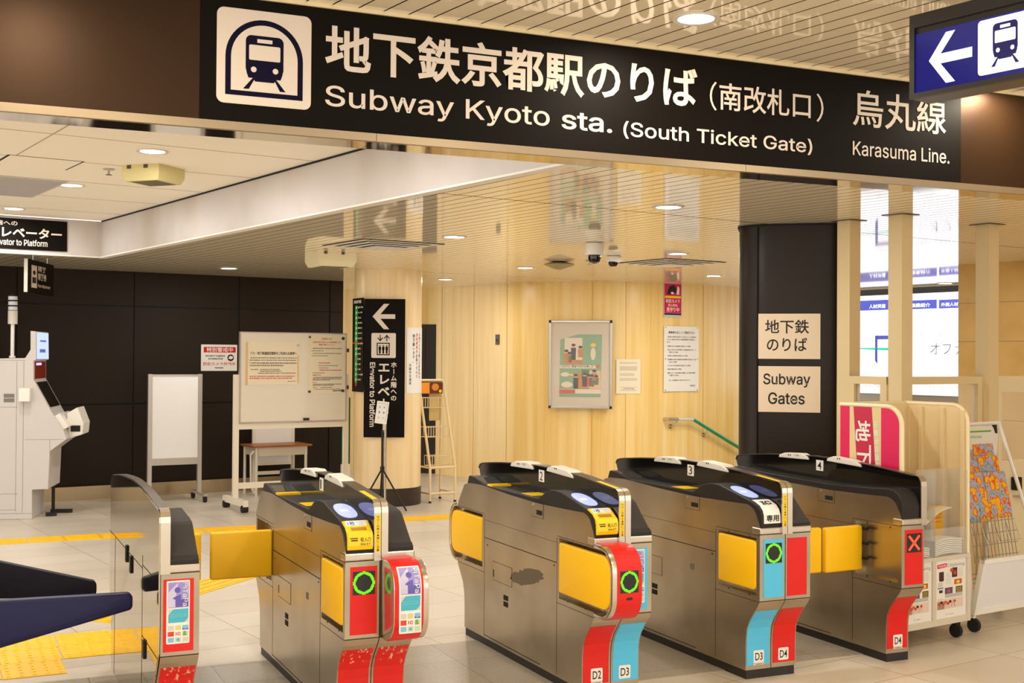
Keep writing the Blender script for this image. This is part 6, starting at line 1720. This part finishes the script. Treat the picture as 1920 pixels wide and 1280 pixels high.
# clear pockets
zq0 = zp1 + .03; za = CF.q(1722, 893)[1]; 
for xa, xb in ((.03, wC * .46), (wC * .47, wC - .03)):
    a_ = MB(); zz1 = za if xa < .1 else za + .02
    a_.box(xa, xb, -.012, -.009, zq0, zq0 + .16); a_.box(xa, xa + .003, -.012, .12, zq0, zz1); a_.box(xb - .003, xb, -.012, .12, zq0, zz1); a_.box(xa, xb, .117, .12, zq0, zz1)
    a_.build('clear_pocket', M_acryl, lc)
cs = []
for x_ in (.05, wC - .06):
    for y_ in (.04, DPT - .06):
        c_ = MB(); c_.cyl((x_ - .012, y_, .038), (x_ + .012, y_, .038), .038); c_.box(x_ - .02, x_ + .02, y_ - .015, y_ + .015, .06, ZB); c_.build('castor', M_rubber, lc, smooth=True)
# papers in the pockets: things of their own
def paper_stack(x0, x1, z0, n, label):
    for k in range(n):
        mb = MB(); d_ = random.uniform(-.004, .004); c_ = .010
        segs = 6
        for i in range(segs):
            a, b_ = x0 + d_ + (x1 - x0) * i / segs, x0 + d_ + (x1 - x0) * (i + 1) / segs
            z_a, z_b = z0 + k * .011 + c_ * sin(pi * i / segs), z0 + k * .011 + c_ * sin(pi * (i + 1) / segs)
            mb.add([(a, .0, z_a), (b_, .0, z_b), (b_, .11, z_b), (a, .11, z_a), (a, .0, z_a + .008), (b_, .0, z_b + .008), (b_, .11, z_b + .008), (a, .11, z_a + .008)], [(3, 2, 1, 0), (4, 5, 6, 7), (0, 1, 5, 4), (1, 2, 6, 5), (2, 3, 7, 6), (3, 0, 4, 7)])
        t_ = thing('newspaper', label, 'newspaper', (cL.x, cL.y, 0), cd, 'newspapers lying in the clear pockets')
        mb.build('folded_sheet', M_paperw if k % 3 else M_white, t_)
paper_stack(wC * .50, wC - .06, zq0 + .004, 8, 'folded white newspaper lying in the clear right pocket of the leaflet cabinet')
paper_stack(.06, wC * .42, zq0 + .004, 5, 'folded white newspaper lying in the clear left pocket of the leaflet cabinet')
fl_ = thing('leaflet', 'yellow leaflet standing upright in the clear right pocket of the leaflet cabinet', 'leaflet', (cL.x, cL.y, 0), cd)
lf = MB(); lf.m = 0; x0, x1, z0, z1 = CF.box(1768, 1015, 1792, 950); lf.box(x0, x1 + .02, .10, .105, zq0 + .095, z1); lf.m = 1; lf.rect(x0 + .02, x0 + .05, zq0 + .11, zq0 + .14, .10)
lf.m = 2
for k in range(4): lf.rect(x0 + .008, x1, z1 - .03 - k * .022, z1 - .026 - k * .022, .10)
lf.build('sheet', [mat('leaflet_mustard', (214, 160, 20), .5), M_blu, M_redink], fl_)
fl2 = thing('leaflet', 'white leaflet curling over the front of the clear pocket beside the yellow leaflet', 'leaflet', (cL.x, cL.y, 0), cd)
cb_ = MB(); x0, z0 = CF.q(1742, 985); x1, z1 = CF.q(1790, 952)
cb_.ribbon([(x0 - .0, z0 + .0), (x0 + (x1 - x0) * .35, z0 + (z1 - z0) * .55), (x0 + (x1 - x0) * .7, z0 + (z1 - z0) * .9), (x1, z1)], 'y', .02, .10, .003); cb_.box(x0 + .1, x0 + .103, .06, .10, zq0 + .095, z0 + .03); cb_.build('sheet', M_paper, fl2, smooth=True)

# leaflet rack with a slanted white board on castors, at the right edge
ir = on_z(1826, 1182); IF_ = Face((ir.x, ir.y), 9.0)
ik = thing('leaflet_rack', 'wheeled wire leaflet rack with a slanting white board, at the right edge', 'rack', (ir.x, ir.y, 0), 9.0)
wI = .80
x0, zbb = IF_.q(1818, 1030)
zb1 = IF_.q(1815, 1050)[1]; zl = .12
tilt = [(-.10, zl + .02), (.10, zb1)]       # board leans: bottom nearer
xA = IF_.q(1813, 1050)[0] + .02
bd = MB(); bd.prism([(-.03, .11), (-.02, .11), (-.10 + .01, zb1), (-.10, zb1)], 'x', xA, xA + wI); 
MB().prism([(-.03, .12), (-.012, .12), (-.10 + .018, zb1), (-.10, zb1)], 'x', xA + .02, xA + wI).build('front_board', mat('rack_board_white', (236, 234, 238), .35), ik)
e_ = MB(); e_.prism([(-.036, .10), (.0, .10), (-.075, zb1 + .015), (-.106, zb1 + .015)], 'x', xA, xA + .02); e_.prism([(-.036, .10), (.0, .10), (-.004, .135), (-.038, .135)], 'x', xA + .02, xA + wI); e_.prism([(-.106, zb1 - .01), (-.08, zb1 - .01), (-.08, zb1 + .015), (-.106, zb1 + .015)], 'x', xA, xA + wI); e_.build('board_edge', M_white, ik)
zTop = IF_.q(1850, 800)[1]
def ry(z): return .03 + (z - .6) * .36 if z > .6 else -.02 + (z - .1) * .1
xR = Face(IF_.p - IF_.n * ry(zTop), 9.0).q(1873, 800)[0]
for x_ in (xA + .012, xR):
    MB().tube([(x_, -.02, .10), (x_, .03, .60), (x_, ry(zTop), zTop)], .012).build('side_tube', M_white, ik, smooth=True)
    MB().tube([(x_, -.03, .09), (x_, .36, .09), (x_, ry(zTop) + .01, zTop)], .010).build('back_tube', M_white, ik, smooth=True)
MB().tube([(xA + .012, ry(zTop), zTop), (xR, ry(zTop), zTop)], .011).build('cross_tube', M_white, ik, smooth=True)
sh = MB()
for k in range(9): sh.tube([(xA + .02, .02 + k * .03, .10 + .02 * k), (xA + wI, .02 + k * .03, .10 + .02 * k)], .003, 5)
sh.build('wire_shelf', M_wire, ik)
zlo_ = IF_.q(1840, 978)[1]
for nm_, z0_, z1_, dy_ in (('wire_pocket', zb1 - .02, zlo_ + .03, -.03), ('wire_back', zlo_, zTop - .12, .035)):
    wr_ = MB()
    for k in range(13):
        x_ = xA + .03 + k * .034
        wr_.tube([(x_, ry(z0_) + dy_, z0_), (x_, ry(z1_) + dy_, z1_)], .002, 4)
    n_ = 4
    for q_ in range(n_): z_ = z0_ + (z1_ - z0_) * (q_ + .5) / n_; wr_.tube([(xA + .02, ry(z_) + dy_ - .003, z_), (xA + .45, ry(z_) + dy_ - .003, z_)], .0024, 5)
    wr_.build(nm_, M_wire, ik)
for k in range(4):
    x_ = xA + .03 + k * .11; z_ = zlo_ - .02
    MB().tube([(x_, ry(z_) - .03, z_), (x_, ry(z_) - .07, z_ - .10), (x_ + .09, ry(z_) - .07, z_ - .10), (x_ + .09, ry(z_) - .03, z_)], .0025, 5).build('pocket_loop', M_wire, ik)
for x_ in (xA + .02, xA + .7):
    for y_ in (-.02, .30): MB().cyl((x_ - .012, y_, .04), (x_ + .012, y_, .04), .04).build('castor', M_rubber, ik, smooth=True)
# header card
hq = Face(IF_.p - IF_.n * .22, 9.0)
x0, x1, z0, z1 = hq.box(1811, 825, 1866, 797)
hd_ = MB(); hd_.m = 0; hd_.rect(x0, x1, z0 - .12, z1, .222, .006); yh = .216
gx0, gz1 = hq.q(1812, 808); gx1 = hq.q(1857, 808)[0]; gz2 = hq.q(1812, 822)[1]
hd_.m = 1; hd_.rect(gx0, gx1, gz1 - .010, gz1, yh); hd_.rect(gx0, gx0 + .016, gz2, gz1 - .010, yh)
tq0 = hq.q(1819, 821.5); tq1 = hq.q(1840, 815); hd_.text('inforack', tq0[0], tq1[0], tq0[1], tq1[1], yh - .0002, .0)
hd_.m = 2; hd_.poly([(x1 - .045, z1 + .004), (x1 + .008, z1 + .004), (x1 + .016, z1 - .05), (x1 - .006, z1 - .05), (x1 - .025, z1 - .014)], yh - .0005)
hd_.build('header_card', [M_offw, mat('lime_print', (100, 170, 40), .5), M_black], ik)
FM = [flower_mat('flower_cover_%d' % k, k * 1.37) for k in range(3)]
def booklet(px0, py0, px1, py1, back, k, lab):
    f_ = Face(IF_.p - IF_.n * back, 9.0); x0, x1, z0, z1 = f_.box(px0, py0, px1, py1)
    t_ = thing('booklet', lab, 'booklet', (f_.p.x, f_.p.y, 0), 9.0, 'flowered booklets in the wire rack'); t_.location = f_.p + f_.u * x0; t_.location.z = z0
    w_, h_ = x1 - x0, z1 - z0
    b_ = MB(); b_.m = 0
    b_.add([(0, 0, 0), (w_, 0, 0), (w_, .012, 0), (0, .012, 0), (-.01, .055, h_), (w_ - .01, .055, h_), (w_ - .01, .067, h_), (-.01, .067, h_)], [(0, 3, 2, 1), (4, 5, 6, 7), (0, 1, 5, 4), (1, 2, 6, 5), (2, 3, 7, 6), (3, 0, 4, 7)])
    b_.build('cover', FM[k % 3], t_)
for args in ((1811, 930, 1842, 826, .17, 0, 'flowered booklet at the back left of the wire rack, top row'), (1838, 930, 1876, 824, .165, 1, 'flowered booklet at the back right of the wire rack, top row'),
             (1810, 950, 1848, 856, .105, 2, 'flowered booklet in the middle row of the wire rack, left'), (1848, 950, 1886, 854, .10, 0, 'flowered booklet in the middle row of the wire rack, right'),
             (1820, 980, 1859, 886, .04, 1, 'flowered booklet in the front row of the wire rack, left'), (1860, 973, 1900, 884, .035, 2, 'flowered booklet in the front row of the wire rack, right')):
    booklet(*args)

# lit advertising board at the far end of the hall behind
AF = Face((AD0.x, AD0.y), BDEG - 90)
xa0, za1 = AF.q(1627, 553); xa1 = AF.q(1820, 700)[0]; zA0 = AF.q(1750, 744)[1]
ad = thing('lit_board', 'big white lit advertising board with blue headings seen between the beige posts', 'lit sign', (AD0.x, AD0.y, 0), BDEG - 90)
xL = xa0 - 2.2
M_adw = mat('lit_board_white', (120, 122, 128), .3, emit=1.45, ecol=(240, 244, 255)); M_adb = mat('lit_board_blue', (80, 92, 190), .3, emit=.42, ecol=(60, 76, 190)); M_adt = mat('lit_board_ink', (50, 50, 84), .3, emit=.1, ecol=(40, 40, 80)); M_adg = mat('lit_board_green', (40, 190, 160), .3, emit=.6, ecol=(30, 190, 150)); M_adf = mat('lit_board_faint', (100, 100, 110), .3, emit=.75, ecol=(225, 227, 235))
MB().box(xL, xa1, .0, .2, zA0, za1).build('lightbox_case', M_black, ad); MB().rect(xL + .02, xa1 - .02, zA0 + .02, za1 - .01, 0, .004).build('lit_face', M_adw, ad)
fr_ = MB(); fr_.box(xL - .1, xa1 + .1, -.03, .2, za1, za1 + .07); fr_.build('lightbox_rim', M_black, ad)
p = MB(); yA = -.0045
def aq(x, y): return AF.q(x, y)
def abox(m, x0_, y0_, x1_, y1_): a, b_ = aq(x0_, y0_), aq(x1_, y1_); p.m = m; p.rect(min(a[0], b_[0]), max(a[0], b_[0]), min(a[1], b_[1]), max(a[1], b_[1]), yA)
def atx(m, st, x0_, x1_, yt, yb, bold=.02, k=1): a, b_ = aq(x0_, yb), aq(x1_, yt); p.m = m; p.text(st, a[0], b_[0], min(a[1], b_[1]), max(a[1], b_[1]), yA - .001 * k, bold)
abox(0, 1560, 566, 1684, 580); abox(0, 1690, 564, 1757, 578); abox(0, 1761, 562, 1830, 576)
atx(4, '人材派遣', 1630, 1661, 569.5, 578.5); atx(4, '職業紹介', 1708, 1745, 567.5, 576.5); atx(4, '外国人材紹介', 1765, 1814, 565.5, 574.5)
p.m = 1
atx(1, 'offer', 1648, 1672, 615, 623, -.01)
f0 = aq(1641, 629); f1 = aq(1679, 629); f2 = aq(1646, 682); w5 = (f1[0] - f0[0]) * .13
hF = f0[1] - f2[1]
p.m = 0; p.poly([(f0[0], f0[1]), (f1[0], f0[1]), (f1[0] - w5, f0[1] - w5 * 1.2), (f0[0] + w5, f0[1] - w5 * 1.2)], yA, .0008); p.poly([(f0[0], f0[1]), (f0[0] + w5, f0[1]), (f0[0] + w5, f2[1]), (f0[0], f2[1] + w5)], yA, .0008)
p.m = 2; g0 = aq(1627, 652); g1 = aq(1669, 652); p.poly([(g0[0] - .25, g0[1]), (g1[0], g0[1]), (g1[0] - .03, g0[1] - .035), (g0[0] - .25, g0[1] - .012)], yA, .0008)
p.m = 1; atx(1, 'オファーズ', 1745, 1855, 641, 665, -.01); atx(1, '社', 1722, 1728, 650, 659, -.01); atx(1, '確かな実績でお客様をサポート', 1700, 1820, 622, 631, -.01)
atx(3, 'http://www.offers.co.jp', 1705, 1840, 673, 681, 0); atx(3, '607-8142 京都市山科区', 1610, 1680, 720, 727, .02); atx(3, '番地31　TEL：075-593', 1733, 1806, 722, 729, .02)
p.build('printed_marks', [M_adb, M_adt, M_adg, M_adf, M_adw], ad)
bpy.context.view_layer.update()
